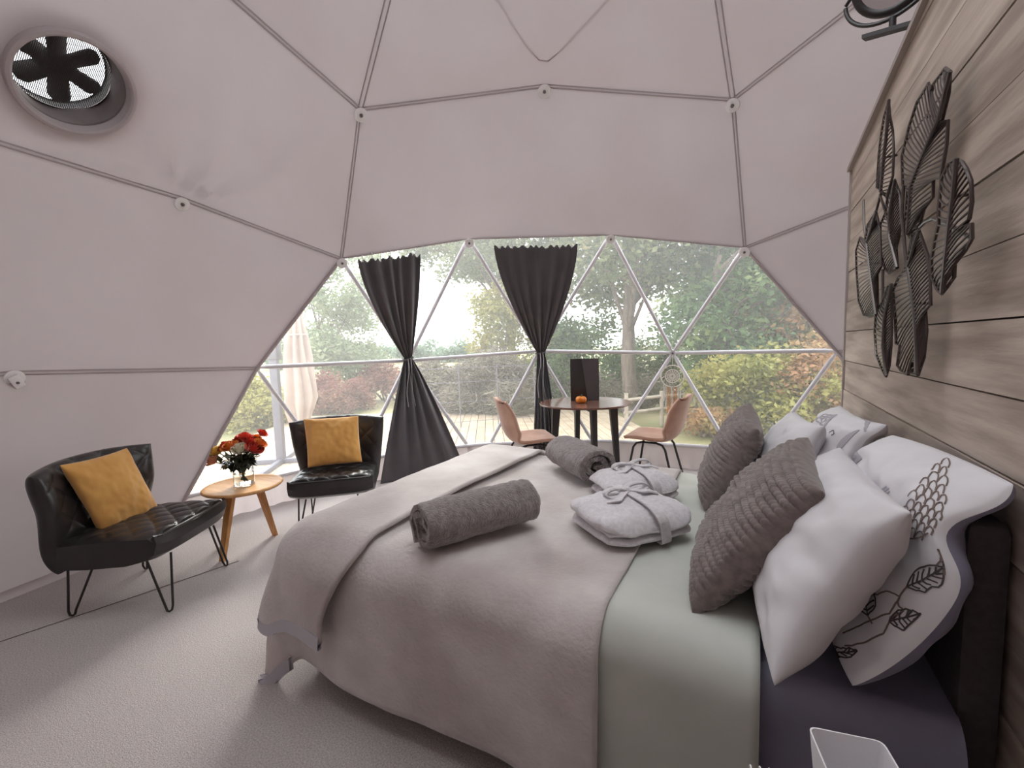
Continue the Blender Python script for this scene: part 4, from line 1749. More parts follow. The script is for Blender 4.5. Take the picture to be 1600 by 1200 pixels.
for k in range(16):
    a = 2 * PI * k / 16
    mb.tube([V(0.01 * math.cos(a), 0, Zc + 0.01 * math.sin(a)), V(0.07 * math.cos(a), 0, Zc + 0.07 * math.sin(a))], 0.004, 5)
    mb.tube([V(0.07 * math.cos(a), 0, Zc + 0.07 * math.sin(a)), V(0.115 * math.cos(a + 0.2), 0, Zc + 0.115 * math.sin(a + 0.2))], 0.0015, 4)
mb.build('lace', M_CREAM, dream)
MB().tube([V(0, 0, Zc + 0.115), V(0, 0, Zc + 0.235)], 0.0025, 6).build('cord', M_CREAM, dream)
tr_ = random.Random(5)
for k in range(9):
    x = -0.085 + 0.02 * k
    L_ = 0.16 + 0.14 * math.sin(PI * (k + 0.5) / 9) + tr_.uniform(-0.02, 0.02)
    z0 = Zc - math.sqrt(max(0.0, 0.115 ** 2 - x * x))
    MB().tube([V(x, 0, z0), V(x + 0.004, 0.002, z0 - L_ * 0.5), V(x, 0, z0 - L_)], [0.004, 0.006, 0.007], 6).build('tassel', M_TASSEL if 2 <= k <= 6 and k != 4 else M_CREAM, dream)

# ------------------------------------------------------------------ leaf wall art
M_WIRE = mat('bronze_wire', srgb(86, 77, 75), 0.32, metal=0.6)
AX = WX - 0.035


def art_pt(cx, cy, off=0.0):
    return at_x(1300 + cx / 2.4, 100 + cy / 2.4, AX - off)


art = thing('leaf_wall_art', 'bronze wire sculpture of ribbed palm leaves mounted on the plank wall', 'wall art', (0, 0, 0))
LEAVES = [
    ([(213, 135), (218, 200), (228, 250), (232, 330), (228, 420), (205, 500), (185, 475), (168, 465), (175, 350), (180, 300), (185, 260), (195, 200)], [(213, 135), (205, 250), (195, 340), (182, 480)], 0.02),
    ([(425, 15), (443, 28), (438, 110), (412, 215), (435, 212), (430, 300), (408, 425), (380, 432), (378, 500), (345, 545), (330, 600), (292, 650), (272, 600), (285, 470), (265, 455), (262, 345), (290, 230), (320, 140), (362, 72), (372, 110), (380, 75)], [(443, 28), (400, 200), (345, 330), (295, 460), (282, 640)], 0.0),
    ([(465, 355), (490, 370), (505, 395), (522, 440), (525, 520), (515, 580), (500, 605), (524, 600), (525, 655), (500, 700), (460, 750), (458, 800), (430, 840), (412, 862), (395, 845), (375, 800), (372, 740), (385, 660), (400, 600), (400, 550), (410, 430), (440, 370)], [(466, 356), (455, 470), (440, 600), (412, 860)], 0.025),
    ([(235, 435), (255, 490), (260, 600), (250, 650), (240, 690), (246, 765), (215, 785), (200, 770), (180, 700), (182, 600), (200, 560), (210, 490)], [(235, 436), (215, 560), (215, 650), (244, 764)], 0.0),
    ([(165, 550), (180, 620), (185, 760), (170, 790), (172, 900), (165, 940), (140, 950), (120, 945), (100, 890), (92, 780), (90, 700), (105, 650), (125, 660), (135, 600)], [(165, 552), (130, 670), (145, 800), (165, 940)], 0.015),
    ([(222, 825), (225, 930), (222, 1050), (215, 1130), (203, 1172), (190, 1150), (165, 1090), (160, 1000), (165, 930), (190, 890), (210, 830)], [(222, 826), (195, 960), (190, 1060), (203, 1170)], 0.02),
    ([(325, 620), (350, 690), (368, 790), (370, 905), (350, 920), (355, 1000), (345, 1100), (322, 1168), (300, 1160), (300, 1105), (285, 1165), (262, 1155), (245, 1130), (255, 1055), (240, 1050), (238, 960), (228, 850), (250, 800), (275, 770), (290, 700), (300, 640)], [(325, 622), (285, 760), (308, 930), (320, 1166)], 0.01),
]


def poly_len(pts):
    return sum((b - a).length for a, b in zip(pts, pts[1:]))


def sample(pts, t):
    L_ = poly_len(pts)
    d = t * L_
    for a, b in zip(pts, pts[1:]):
        s = (b - a).length
        if d <= s or b is pts[-1]:
            return lerp(a, b, clamp(d / s if s > 0 else 0))
        d -= s
    return pts[-1]


for outl, rib, off in LEAVES:
    O_ = [art_pt(x, y, off) for x, y in outl]
    R2 = [art_pt(x, y, off + 0.018) for x, y in rib]
    lf = MB().tube(O_, 0.0042, 6, closed=True).build('leaf', M_WIRE, art)
    MB().tube(R2, 0.005, 6).build('midrib', M_WIRE, lf)
    # ribs fan from the midrib to both sides of the outline
    n_ = len(O_)
    end = min(range(n_), key=lambda i: (O_[i] - R2[-1]).length)
    A_ = O_[:end + 1]
    B_ = [O_[0]] + O_[:end - 1:-1]
    mb = MB()
    K = int(poly_len(R2) / 0.0125)
    for k in range(K):
        t = (k + 0.5) / K
        for side_ in (A_, B_):
            if len(side_) < 2:
                continue
            a = sample(R2, clamp(t * 1.0 + 0.07))
            b = sample(side_, clamp(t * 0.98))
            mb.tube([a, lerp(a, b, 0.5) + V(-0.003, 0, 0), b], 0.0024, 4, caps=False)
    mb.build('ribs', M_WIRE, lf)
for pts in ([(118, 510), (120, 600), (128, 670)], [(330, 612), (350, 592), (380, 580), (440, 600), (525, 655)], [(180, 490), (215, 600), (246, 765)], [(268, 455), (262, 560), (280, 770)],
            [(325, 620), (360, 720), (372, 790)], [(190, 770), (190, 900), (195, 960)], [(185, 480), (165, 555)]):
    MB().tube([art_pt(x, y, 0.012) for x, y in pts], 0.0045, 6).build('stem', M_WIRE, art)
for x, y in ((350, 200), (440, 500), (140, 750), (310, 900), (200, 350)):
    p = art_pt(x, y)
    MB().tube([p, V(WX, p.y, p.z)], 0.004, 6).build('wall_pin', M_WIRE, art)
rebase(art)

# ------------------------------------------------------------------ round mirror on top of the partition
M_MIRROR = mat('mirror_glass', srgb(205, 198, 200), 0.12, metal=0.9)
mir = thing('round_mirror', 'round black framed swivel mirror on a bar stand above the plank wall', 'mirror', (0, 0, 0))
bL, bR = V(0.385, 2.40, 2.572), V(0.60, 2.27, 2.505)
bar = MB()
d = (bR - bL).normalized()
bar.ribbon([bL, bR], V(0, 0, 1), 0.035, 0.016)
bar.build('base_bar', M_BLACKMETAL, mir)
foot = lerp(bL, bR, 0.80)
zr = wtop(foot.y) + 0.03
MB().box((foot.x, foot.y, (zr + foot.z) / 2), (0.022, 0.03, foot.z - zr), bev=0.003).build('leg', M_BLACKMETAL, mir)
pst = lerp(bL, bR, 0.38)
RC = pst + V(0.0, 0.0, 0.20)
MB().tube([pst + V(0, 0, 0.014), pst + V(0, 0, 0.055)], 0.012, 10).build('post', M_BLACKMETAL, mir)
ax_ = d
ax_.z = 0
ax_.normalize()
nrm = V(ax_.y, -ax_.x, 0)
if nrm.dot(CAM - RC) < 0:
    nrm = -nrm
tilt = (nrm * math.cos(0.35) + V(0, 0, -1) * math.sin(0.35)).normalized()
up_ = ax_.cross(tilt).normalized()
if up_.z < 0:
    up_ = -up_
rc = RC + up_ * 0.02
MB().tube([RC + ax_ * 0.165 * math.cos(a) + V(0, 0, 0.145 * math.sin(a)) for a in [lerp(PI * 1.02, PI * 1.98, i / 24) for i in range(25)]], 0.008, 8).build('yoke', M_BLACKMETAL, mir)
MB().tube([rc + ax_ * 0.125 * math.cos(2 * PI * i / 48) + up_ * 0.125 * math.sin(2 * PI * i / 48) for i in range(48)], 0.017, 10, closed=True).build('frame', M_BLACKMETAL, mir)
mb = MB()
gl_ = [rc + tilt * 0.008 + ax_ * 0.12 * math.cos(2 * PI * i / 40) + up_ * 0.12 * math.sin(2 * PI * i / 40) for i in range(40)]
mb.add(gl_ + [p - tilt * 0.01 for p in gl_], [tuple(range(40)), tuple(range(79, 39, -1))] + [(i, (i + 1) % 40, 40 + (i + 1) % 40, 40 + i) for i in range(40)])
mb.build('glass', M_MIRROR, mir, sm=False)
for s in (-1, 1):
    MB().tube([RC + ax_ * s * 0.165, rc + ax_ * s * 0.14], 0.007, 8).build('pivot', M_BLACKMETAL, mir)
rebase(mir)

# ------------------------------------------------------------------ round vent in the lining
M_DUCT = mat('duct_fabric', srgb(150, 138, 138), 0.7, srgb(128, 116, 116), 6, bump=0.3, bscale=12, bdist=0.01)
M_VBLADE = mat('vent_blade', srgb(70, 66, 64), 0.6)
M_MESH = mat('insect_mesh', srgb(92, 88, 88), 0.7)
vq = VENT_N.to_track_quat('Z', 'Y').to_matrix()
vent = thing('round_vent', 'round mesh covered vent with dark fan blades in the left tent wall', 'vent', (0, 0, 0))
MB().lathe([(VENT_R - 0.020, 0.02), (VENT_R - 0.014, -0.018), (VENT_R - 0.004, -0.026), (VENT_R + 0.010, -0.024), (VENT_R + 0.016, -0.012), (VENT_R + 0.016, 0.03), (VENT_R + 0.07, 0.05), (VENT_R + 0.07, 0.055), (VENT_R - 0.02, 0.035)], 56, VENT_C, vq, capb=False, capt=False).build('collar', M_LINER, vent)
def ductf(s, t):
    a = 2 * PI * s
    r = VENT_R - 0.006 - 0.02 * t + 0.006 * math.sin(a * 5 + 3 * t)
    return VENT_C + vq @ V(r * math.cos(a), r * math.sin(a), lerp(-0.012, 0.17, t))
MB().grid(56, 8, ductf, cu=True).build('duct', M_DUCT, vent)
mb = MB()
K = 30
rr_ = VENT_R - 0.028
for k in range(-K, K + 1):
    x = rr_ * k / K
    h_ = math.sqrt(max(0, rr_ * rr_ - x * x))
    if h_ < 0.005:
        continue
    for A_, B_ in ((V(x, -h_, 0.16), V(x, h_, 0.16)), (V(-h_, x, 0.161), V(h_, x, 0.161))):
        mb.tube([VENT_C + vq @ A_, VENT_C + vq @ B_], 0.0019, 3, caps=False)
tag(mb.build('mesh_screen', M_MESH, vent), kind='stuff')
for k in range(6):
    a = 2 * PI * k / 6 + 0.25
    def bl_f(s, t):
        r = lerp(0.03, rr_ * 0.9, t)
        w = 0.036 + 0.010 * t - 0.03 * smooth(0.85, 1.0, t) * abs(2 * s - 1) ** 2
        y = (s - 0.5) * 2 * w
        return VENT_C + vq @ (Matrix.Rotation(a, 3, 'Z') @ V(r, y, 0.185 + 0.25 * y))
    o = MB().grid(6, 12, bl_f).build('blade', M_VBLADE, vent)
    md = o.modifiers.new('thickness', 'SOLIDIFY')
    md.thickness = 0.004
MB().lathe([(0.02, 0.165), (0.05, 0.17), (0.055, 0.195), (0.03, 0.21)], 24, VENT_C, vq).build('hub', M_VBLADE, vent)
MB().lathe([(VENT_R - 0.028, 0.155), (VENT_R - 0.02, 0.155), (VENT_R - 0.02, 0.23), (VENT_R - 0.028, 0.23)], 48, VENT_C, vq, capb=False, capt=False).build('rim', M_VBLADE, vent)
rebase(vent)

# clip plate on the hub at the far left
cp = to_world(node(4, 108), RL - 0.03)
cn = (DC - cp).normalized()
cq = cn.to_track_quat('Z', 'Y').to_matrix()
clip_ = thing('hub_clip', 'white bolted clip plate on the lining hub at the far left', 'bracket', (0, 0, 0))
mb = MB()
mb.box(cp + cq @ V(0.0, -0.045, 0.018), (0.05, 0.075, 0.012), cq @ Matrix.Rotation(0.5, 3, 'Z'), 0.004)
mb.build('plate', M_DISC, clip_)
MB().lathe([(0.008, 0.02), (0.008, 0.03), (0.005, 0.033)], 6, cp + cq @ V(0, -0.05, 0.0), cq).build('bolt', M_BOLT, clip_)
rebase(clip_)

# ------------------------------------------------------------------ bedside table with open white box and spiral notebook
M_NSWOOD = mat('bedside_wood', srgb(96, 84, 78), 0.6, srgb(80, 70, 64), 6, stretch=(6, 1, 6))
ns = thing('bedside_table', 'dark wooden bedside table at the head of the bed', 'table', (0.20, 0.61, 0))
MB().box((0, 0, 0.50), (0.46, 0.40, 0.03), bev=0.005).build('table_top', M_NSWOOD, ns)
MB().box((0, 0, 0.14), (0.40, 0.34, 0.02), bev=0.004).build('shelf', M_NSWOOD, ns)
for sx in (-1, 1):
    for sy in (-1, 1):
        MB().box((sx * 0.20, sy * 0.17, 0.245), (0.035, 0.035, 0.49), bev=0.004).build('leg', M_NSWOOD, ns)
M_CERAM = mat('white_card', srgb(240, 238, 242), 0.45)
A = at_z(1262, 1134, 0.735)
B = at_z(1380, 1158, 0.735)
C2 = B + (at_z(1412, 1212, 0.735) - B) * 1.6
D2 = A + (C2 - B)
zb0 = 0.517
box = thing('white_box', 'open white square box with tapered sides on the bedside table', 'box', (0, 0, 0))
rim = [A, B, C2, D2]
cen = (A + B + C2 + D2) / 4
def shr(p, k, z):
    q = cen + (p - cen) * k
    return V(q.x, q.y, z)
outer_b = [shr(p, 0.66, zb0) for p in rim]
inner_t = [shr(p, 0.955, 0.735) for p in rim]
inner_b = [shr(p, 0.62, zb0 + 0.005) for p in rim]


def rounded(loop, r=0.012, n=5):
    out = []
    for k in range(4):
        p, a, b = loop[k], loop[k - 1], loop[(k + 1) % 4]
        da, db = (a - p).normalized() * r, (b - p).normalized() * r
        for q in range(n):
            t = q / (n - 1)
            out.append((1 - t) ** 2 * (p + da) + 2 * t * (1 - t) * p + t * t * (p + db))
    return out


loops = [rounded(outer_b, 0.008), rounded(rim), rounded(inner_t, 0.011), rounded(inner_b, 0.008)]
n_l = len(loops[0])
mb = MB()
vs = [p for l in loops for p in l]
fs = [(a * n_l + i, a * n_l + (i + 1) % n_l, (a + 1) * n_l + (i + 1) % n_l, (a + 1) * n_l + i) for a in range(3) for i in range(n_l)]
fs += [tuple(range(n_l - 1, -1, -1)), tuple(3 * n_l + i for i in range(n_l))]
mb.add(vs, fs).build('body', M_CERAM, box, sm=35)
rebase(box)
nb = thing('desk_calendar', 'spiral bound card standing on the bedside table with white wire rings on top', 'calendar', (0, 0, 0))
n0, n1 = at_z(1166, 1199, 0.655), at_z(1256, 1213, 0.655)
dn_ = (n1 - n0).normalized()
dw = V(dn_.y, -dn_.x, 0)
M_COVER = mat('dark_cover', srgb(70, 66, 68), 0.6)
for sg in (-1, 1):
    tp0, tp1 = n0 - dn_ * 0.006 + V(0, 0, -0.014), n1 + dn_ * 0.006 + V(0, 0, -0.014)
    of = dw * sg * 0.035
    bt0, bt1 = V(tp0.x, tp0.y, 0.516) + of, V(tp1.x, tp1.y, 0.516) + of
    tk = dw * 0.003 * sg
    MB().add([tp0, tp1, bt1, bt0, tp0 + tk, tp1 + tk, bt1 + tk, bt0 + tk], [(0, 1, 2, 3), (7, 6, 5, 4), (0, 4, 5, 1), (1, 5, 6, 2), (2, 6, 7, 3), (3, 7, 4, 0)]).build('card', M_COVER, nb, sm=False)
for k in range(6):
    c_ = lerp(n0, n1, (k + 0.3) / 6) + V(0, 0, -0.010)
    MB().tube([c_ + dw * 0.009 * math.cos(a) + dn_ * 0.004 * math.sin(a * 0.5) + V(0, 0, 0.012 * math.sin(a)) for a in [2 * PI * i / 20 for i in range(20)]], 0.0013, 6, closed=True).build('ring', M_DISC, nb)
rebase(nb)

# ------------------------------------------------------------------ outside
GZ = -0.12
M_GROUND = mat('meadow_ground', srgb(136, 124, 92), 0.95, srgb(112, 112, 70), 0.5, bump=0.5, bscale=6, bdist=0.05, detail=8)
g = MB()
g.grid(50, 50, lambda s, t: V(lerp(-140, 140, s), lerp(-120, 160, t), GZ - 0.01 + 0.5 * smooth(14, 60, math.hypot(lerp(-140, 140, s), lerp(-120, 160, t))) * nz(s * 9, t * 9)))
tag(g.build('ground', M_GROUND), 'dry meadow ground around the tent', kind='structure')

M_DECK = mat('pale_deck_timber', srgb(182, 164, 142), 0.75, srgb(166, 146, 122), 3, stretch=(1, 8, 1), rand=0.06)
deck = thing('deck', 'pale timber deck boards outside the window', 'deck', (-3.8, 5.2, GZ), math.radians(32))
bmesh_ = None
dk = math.radians(32)
for k in range(46):
    x = -3.6 + k * 0.145
    ok = []
    for i in range(67):
        y = -3.3 + i * 0.1
        wx, wy = -3.8 + x * math.cos(dk) - y * math.sin(dk), 5.2 + x * math.sin(dk) + y * math.cos(dk)
        if math.hypot(wx - DC.x, wy - DC.y) > 3.66:
            ok.append(y)
        else:
            ok = []
    if len(ok) < 4:
        continue
    if bmesh_ is None:
        bmesh_ = MB().box((0, 0, 0.05), (0.138, 1.0, 0.03), bev=0.004).build('board', M_DECK, deck, sm=False)
        b = bmesh_
    else:
        b = copy_part(bmesh_)
    b.location = (x, (ok[0] + ok[-1]) / 2, 0)
    b.scale = (1, ok[-1] - ok[0], 1)

# closed beige parasol with grey mast
M_PMAST = mat('grey_mast', srgb(104, 101, 112), 0.5)
M_PCLOTH = mat('beige_canvas', srgb(196, 178, 166), 0.85, srgb(180, 160, 148), 4, trans=0.2)
PP = at_z(440, 722, -0.04)
par = thing('parasol', 'closed beige cantilever parasol with grey mast on the deck', 'parasol', (PP.x, PP.y, -0.055), math.radians(28))
MB().box((0, 0, 1.35), (0.10, 0.075, 2.7), bev=0.008).build('mast', M_PMAST, par)
for a in (0, 90, 180, 270):
    d = V(math.cos(math.radians(a + 10)), math.sin(math.radians(a + 10)), 0)
    MB().box(d * 0.36 + V(0, 0, 0.03), (0.68, 0.06, 0.06), Matrix.Rotation(math.radians(a + 10), 3, 'Z'), 0.005).build('foot_bar', M_PMAST, par)
MB().box((0, 0, 1.45), (0.15, 0.13, 0.26), bev=0.02).build('crank_box', mat('dark_grip', srgb(96, 92, 98), 0.5), par)
MB().tube([V(0, 0, 2.6), V(0.32, 0, 2.85)], 0.035, 8).build('arm', M_PMAST, par)
def canopy_f(s, t):
    a = 2 * PI * s
    z = lerp(2.75, 0.42, t)
    r = interp([(0, 0.05), (0.2, 0.11), (0.42, 0.14), (0.5, 0.18), (0.72, 0.24), (0.85, 0.27), (1, 0.12)], t)
    r *= 0.62
    r *= 1 + 0.28 * math.sin(8 * a + 3 * nz(t * 3, s * 2)) + 0.12 * nz(math.cos(a) * 2, math.sin(a) * 2, t * 4)
    hang = 0.12 * math.sin(a + 1) * smooth(0.6, 1, t)
    return V(0.30 + r * math.cos(a), r * math.sin(a) * 0.9, z + hang)
MB().grid(96, 44, canopy_f, cu=True).build('canopy', M_PCLOTH, par, sm=80)
MB().tube([V(0.30 + 0.11 * math.cos(2 * PI * i / 24), 0.10 * math.sin(2 * PI * i / 24), 1.62) for i in range(24)], 0.014, 6, closed=True).build('strap', M_PCLOTH, par)

# foliage
def leaf_mat(name, cols, tr=0.35):
    m = bpy.data.materials.new(name)
    m.use_nodes = True
    nt = m.node_tree
    p = nt.nodes['Principled BSDF']
    p.inputs['Roughness'].default_value = 0.6
    tc = nt.nodes.new('ShaderNodeTexCoord')
    n = nt.nodes.new('ShaderNodeTexNoise')
    n.inputs['Scale'].default_value = 1.3
    n.inputs['Detail'].default_value = 9
    n.inputs['Roughness'].default_value = 0.75
    nt.links.new(tc.outputs['Object'], n.inputs['Vector'])
    cr = nt.nodes.new('ShaderNodeValToRGB')
    els = cr.color_ramp.elements
    els[0].position, els[1].position = 0.32, 0.68
    cols = [tuple(0.60 * q for q in c[:3]) + (1,) for c in cols]
    els[0].color, els[1].color = cols[0], cols[-1]
    for i, c in enumerate(cols[1:-1]):
        e = els.new(lerp(0.32, 0.68, (i + 1) / (len(cols) - 1)))
        e.color = c
    nt.links.new(n.outputs['Fac'], cr.inputs['Fac'])
    nt.links.new(cr.outputs['Color'], p.inputs['Base Color'])
    t = nt.nodes.new('ShaderNodeBsdfTranslucent')
    nt.links.new(cr.outputs['Color'], t.inputs['Color'])
    mx = nt.nodes.new('ShaderNodeMixShader')
    mx.inputs['Fac'].default_value = tr
    nt.links.new(p.outputs[0], mx.inputs[1])
    nt.links.new(t.outputs[0], mx.inputs[2])
    nt.links.new(mx.outputs[0], nt.nodes['Material Output'].inputs['Surface'])
    return m


LM = {
    'oak': leaf_mat('oak_leaves', [srgb(86, 106, 74), srgb(126, 144, 98), srgb(160, 168, 118), srgb(196, 186, 140)]),
    'green': leaf_mat('green_leaves', [srgb(84, 116, 72), srgb(120, 150, 92), srgb(164, 172, 106)]),
    'yellow': leaf_mat('yellow_leaves', [srgb(150, 156, 84), srgb(192, 186, 100), srgb(214, 196, 116)]),
    'orange': leaf_mat('autumn_leaves', [srgb(176, 142, 92), srgb(206, 150, 104), srgb(206, 178, 116), srgb(158, 156, 96)]),
    'red': leaf_mat('russet_leaves', [srgb(134, 82, 76), srgb(166, 106, 92), srgb(186, 150, 116)]),
    'pale': leaf_mat('pale_leaves', [srgb(142, 164, 120), srgb(176, 190, 146), srgb(204, 208, 168)]),
    'twig': leaf_mat('dry_twigs', [srgb(140, 130, 116), srgb(170, 158, 138), srgb(160, 160, 118)], 0.1),
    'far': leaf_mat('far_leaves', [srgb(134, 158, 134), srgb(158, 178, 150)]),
}
M_BARK = mat('bark', srgb(128, 114, 102), 0.9, srgb(104, 92, 82), 6, bump=0.7, bscale=14, bdist=0.04, stretch=(3, 3, 0.6))


def leaves_mesh(name, m, blobs, count, size, seed, parent, aspect=0.55):
    """blobs: list of (centre, (rx, ry, rz)); leaf = two triangles bent along the midrib"""
    rg = np.random.default_rng(seed)
    vol = np.array([b[1][0] * b[1][1] * b[1][2] for b in blobs]) ** 0.75
    pick = rg.choice(len(blobs), size=count, p=vol / vol.sum())
    C_ = np.array([tuple(b[0]) for b in blobs])[pick]
    R3 = np.array([b[1] for b in blobs])[pick]
    d = rg.normal(size=(count, 3))
    d /= np.linalg.norm(d, axis=1)[:, None]
    rad = rg.uniform(0.0, 1.0, size=count) ** 0.42
    P = C_ + d * rad[:, None] * R3 * (1 + 0.18 * rg.normal(size=(count, 1)))
    P[:, 2] = np.maximum(P[:, 2], GZ + 0.03)
    a = rg.normal(size=(count, 3))
    a[:, 2] *= 0.6
    a /= np.linalg.norm(a, axis=1)[:, None]
    b = np.cross(a, rg.normal(size=(count, 3)))
    b /= np.linalg.norm(b, axis=1)[:, None]
    n_ = np.cross(a, b)
    s = size * rg.uniform(0.6, 1.35, size=(count, 1))
    vs = np.empty((count, 4, 3), np.float32)
    vs[:, 0] = P - a * s * 0.5
    vs[:, 1] = P + b * s * aspect * 0.5 + n_ * s * 0.10
    vs[:, 2] = P + a * s * 0.5
    vs[:, 3] = P - b * s * aspect * 0.5 + n_ * s * 0.10
    me = bpy.data.meshes.new(name)
    me.vertices.add(count * 4)
    me.vertices.foreach_set('co', vs.ravel())
    me.loops.add(count * 6)
    base = np.arange(count, dtype=np.int32)[:, None] * 4
    li = (base + np.array([[0, 1, 2, 0, 2, 3]], dtype=np.int32)).ravel()
    me.loops.foreach_set('vertex_index', li)
    me.polygons.add(count * 2)
    me.polygons.foreach_set('loop_start', np.arange(count * 2, dtype=np.int32) * 3)
    me.update(calc_edges=True)
    me.validate()
    me.materials.append(m)
    o = bpy.data.objects.new(name, me)
    COL.objects.link(o)
    o.parent = parent
    o['kind'] = 'stuff'
    return o


def clumps(c, r, n, k, seed, zmin=None):
    rr_ = random.Random(seed)
    out = []
    for i in range(n):
        while True:
            v = V(rr_.uniform(-1, 1), rr_.uniform(-1, 1), rr_.uniform(-1, 1))
            if v.length < 1:
                break
        p = V(c[0] + v.x * r[0], c[1] + v.y * r[1], c[2] + v.z * r[2])
        q = k * rr_.uniform(0.7, 1.35)
        if zmin is not None and p.z < zmin:
            p.z = zmin
        out.append((p, (q, q, q * 0.75)))
    return out


def plant(name, label, cat, px, depth, crown_c, crown_r, kind, n_clump, clump, count, size, seed, trunk=0.0, group=None, stems=5, aspect=0.55, base_px=None):
    """px, depth: where it stands; crown centre and radii relative to that foot point"""
    f0 = at_depth(px, 560, depth)
    foot_ = V(f0.x, f0.y, GZ)
    t = thing(name, label, cat, foot_, 0, group)
    cl = clumps(crown_c, crown_r, n_clump, clump, seed, 0.1)
    leaves_mesh('foliage', LM[kind], cl, count, size, seed, t, aspect)
    rr_ = random.Random(seed + 1)
    if trunk > 0:
        H_ = crown_c[2] + crown_r[2] * 0.4
        pts = [V(0.12 * nz(i * 0.7, seed) * i * 0.4, 0.12 * nz(seed, i * 0.7) * i * 0.4, H_ * i / 9) for i in range(10)]
        MB().tube(pts, [trunk * (1.35 if i == 0 else 1.0) * (1 - 0.065 * i) for i in range(10)], 14).build('trunk', M_BARK, t)
        for k in range(min(26, n_clump)):
            c = cl[k][0]
            i = rr_.randint(3, 8)
            a = pts[i]
            mid = lerp(a, c, 0.5) + V(rr_.uniform(-.2, .2), rr_.uniform(-.2, .2), 0.25)
            MB().tube([a, mid, c], [trunk * 0.30, trunk * 0.18, trunk * 0.05], 7).build('branch', M_BARK, t)
    else:
        for k in range(stems):
            c = cl[rr_.randrange(len(cl))][0]
            a = V(rr_.uniform(-.3, .3) * crown_r[0], rr_.uniform(-.3, .3) * crown_r[1], 0)
            MB().tube([a, lerp(a, c, 0.5) + V(0, 0, 0.1), c], [0.03, 0.02, 0.008], 6).build('stem', M_BARK, t)
    return t


TG, BG_ = 'trees outside the window', 'shrubs outside the window'
plant('oak_tree', 'broad green oak with bare brown trunk behind the dining table', 'tree', 983, 9.3, (0.3, 0.2, 4.1), (3.4, 2.6, 1.9), 'oak', 60, 0.62, 30000, 0.13, 11, trunk=0.165, group=TG)
plant('oak_tree', 'tall grey green tree whose branches hang left of the middle curtain', 'tree', 800, 12.5, (-0.6, 0.0, 4.4), (2.7, 2.0, 1.6), 'oak', 40, 0.62, 17000, 0.14, 14, trunk=0.14, group=TG)
plant('maple_tree', 'dense deep green tree right of the dream catcher', 'tree', 1120, 8.2, (0.5, 0.3, 2.3), (1.5, 1.3, 1.8), 'green', 34, 0.55, 19000, 0.12, 21, trunk=0.09, group=TG)
plant('autumn_tree', 'orange and pink autumn tree next to the plank wall edge', 'tree', 1262, 8.4, (0.3, 0.0, 1.9), (1.5, 1.4, 1.7), 'orange', 34, 0.5, 17000, 0.11, 31, trunk=0.07, group=TG)
plant('young_tree', 'pale wispy green tree standing left of the first curtain', 'tree', 505, 13, (0.3, 0.0, 2.9), (2.0, 1.6, 2.3), 'pale', 42, 0.5, 17000, 0.12, 41, trunk=0.08, group=TG)
plant('back_tree', 'grey green tree filling the background right of the oak', 'tree', 1200, 14, (0.0, 0.0, 3.2), (3.0, 2.0, 2.6), 'oak', 34, 0.8, 15000, 0.17, 51, trunk=0.15, group=TG)
plant('yellow_bush', 'tall yellow green bush between the two curtains', 'shrub', 800, 11, (0.0, 0.0, 1.7), (1.0, 0.9, 1.4), 'yellow', 26, 0.42, 11000, 0.09, 61, group=BG_)
plant('hazel_bush', 'light green bush behind the menu board', 'shrub', 900, 10.5, (0.0, 0.0, 1.0), (1.4, 0.8, 1.1), 'green', 26, 0.45, 11000, 0.10, 66, group=BG_)
plant('yellow_shrub', 'bright yellow green shrub below the dark green tree', 'shrub', 1190, 6.6, (0.0, 0.2, 0.75), (1.0, 0.6, 0.5), 'yellow', 24, 0.34, 9000, 0.085, 71, group=BG_)
plant('orange_shrub', 'low orange leaved shrub right of the tan chair', 'shrub', 1105, 6.6, (0.0, 0.1, 0.26), (0.45, 0.4, 0.22), 'orange', 12, 0.20, 2600, 0.065, 76, group=BG_)
plant('autumn_shrub', 'yellow orange shrub at the foot of the plank wall edge', 'shrub', 1275, 6.4, (0.1, 0.2, 0.75), (0.6, 0.5, 0.6), 'orange', 16, 0.34, 5200, 0.085, 79, group=BG_)
plant('mixed_bush', 'olive bush under the oak between trunk and dream catcher', 'shrub', 1040, 11.5, (0.2, 0.3, 0.9), (1.5, 0.7, 0.9), 'oak', 26, 0.42, 10000, 0.10, 78, group=BG_)
plant('russet_bush', 'russet red bush to the right of the parasol', 'shrub', 515, 10.5, (0.0, 0.0, 0.45), (0.9, 0.8, 0.45), 'red', 22, 0.30, 8000, 0.075, 81, group=BG_)
plant('russet_bush', 'russet bush seen left of the first curtain knot', 'shrub', 600, 12.5, (0.0, 0.0, 0.55), (1.1, 0.8, 0.5), 'red', 22, 0.32, 7000, 0.085, 86, group=BG_)
plant('golden_bush', 'golden green bush left of the parasol mast', 'shrub', 385, 8.8, (-0.2, 0.0, 0.45), (1.2, 0.7, 0.55), 'yellow', 24, 0.32, 9000, 0.075, 91, group=BG_)
plant('twiggy_hedge', 'dry grey twiggy hedge beyond the deck between the curtains', 'hedge', 728, 9.4, (0.1, 0.1, 0.62), (1.7, 0.55, 0.66), 'twig', 50, 0.34, 24000, 0.16, 96, group=BG_, stems=18, aspect=0.10)
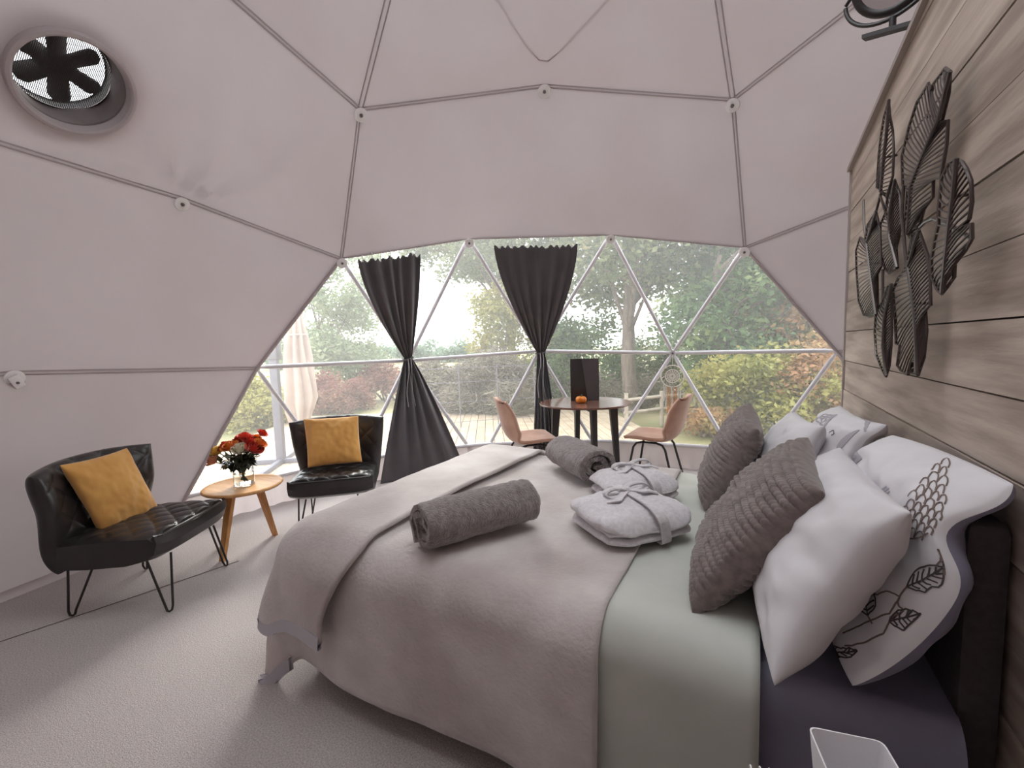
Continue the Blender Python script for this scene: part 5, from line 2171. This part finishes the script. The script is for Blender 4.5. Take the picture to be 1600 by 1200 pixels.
plant('twiggy_hedge', 'dry grey twiggy hedge behind the menu board and trunk', 'hedge', 910, 10.2, (0.1, 0.1, 0.35), (1.9, 0.5, 0.4), 'twig', 40, 0.3, 15000, 0.16, 99, group=BG_, stems=14, aspect=0.10)
for k, (px, dep, w, h, lab) in enumerate(((545, 46, 5.0, 1.9, 'leftmost clump of the distant hazy tree line'), (610, 52, 6.0, 1.6, 'middle clump of the distant hazy tree line'), (690, 48, 6.0, 1.9, 'right clump of the distant hazy tree line'),
                                (470, 42, 5.0, 2.0, 'distant tree clump behind the parasol'))):
    plant('distant_trees', lab, 'trees', px, dep, (0, 0, h * 0.55), (w, 2, h * 0.5), 'far', 26, 0.9, 5000, 0.36, 120 + k, group='distant tree line', stems=3)

# log rails and wire fence
M_LOG = mat('grey_log', srgb(168, 156, 142), 0.9, srgb(146, 134, 120), 8)
lr0, lr1 = at_depth(975, 632, 7.4), at_depth(1090, 622, 7.8)
lf = thing('log_rail', 'weathered log rail fence beyond the right dining chair', 'fence', (0, 0, 0))
for dz in (0.0, 0.22):
    a, b = V(lr0.x, lr0.y, 0.16 + dz), V(lr1.x, lr1.y, 0.18 + dz)
    MB().tube([a, lerp(a, b, .5) + V(0, 0, 0.02), b], 0.028, 8).build('rail', M_LOG, lf)
for t in (0.03, 0.5, 0.97):
    p = lerp(lr0, lr1, t)
    MB().tube([V(p.x, p.y, GZ), V(p.x, p.y, 0.5)], 0.035, 8).build('post', M_LOG, lf)
rebase(lf)
wf = thing('wire_fence', 'thin wire mesh fence along the edge of the deck', 'fence', (0, 0, 0))
f0, f1 = at_depth(655, 600, 7.4), at_depth(835, 600, 8.0)
for z in (0.05, 0.4, 0.75, 1.0):
    MB().tube([V(f0.x, f0.y, z), V(f1.x, f1.y, z)], 0.004, 5).build('wire', M_PMAST, wf)
for t in (0.0, 0.33, 0.66, 1.0):
    p = lerp(f0, f1, t)
    MB().tube([V(p.x, p.y, GZ), V(p.x, p.y, 1.05)], 0.008, 6).build('post', M_PMAST, wf)
rebase(wf)
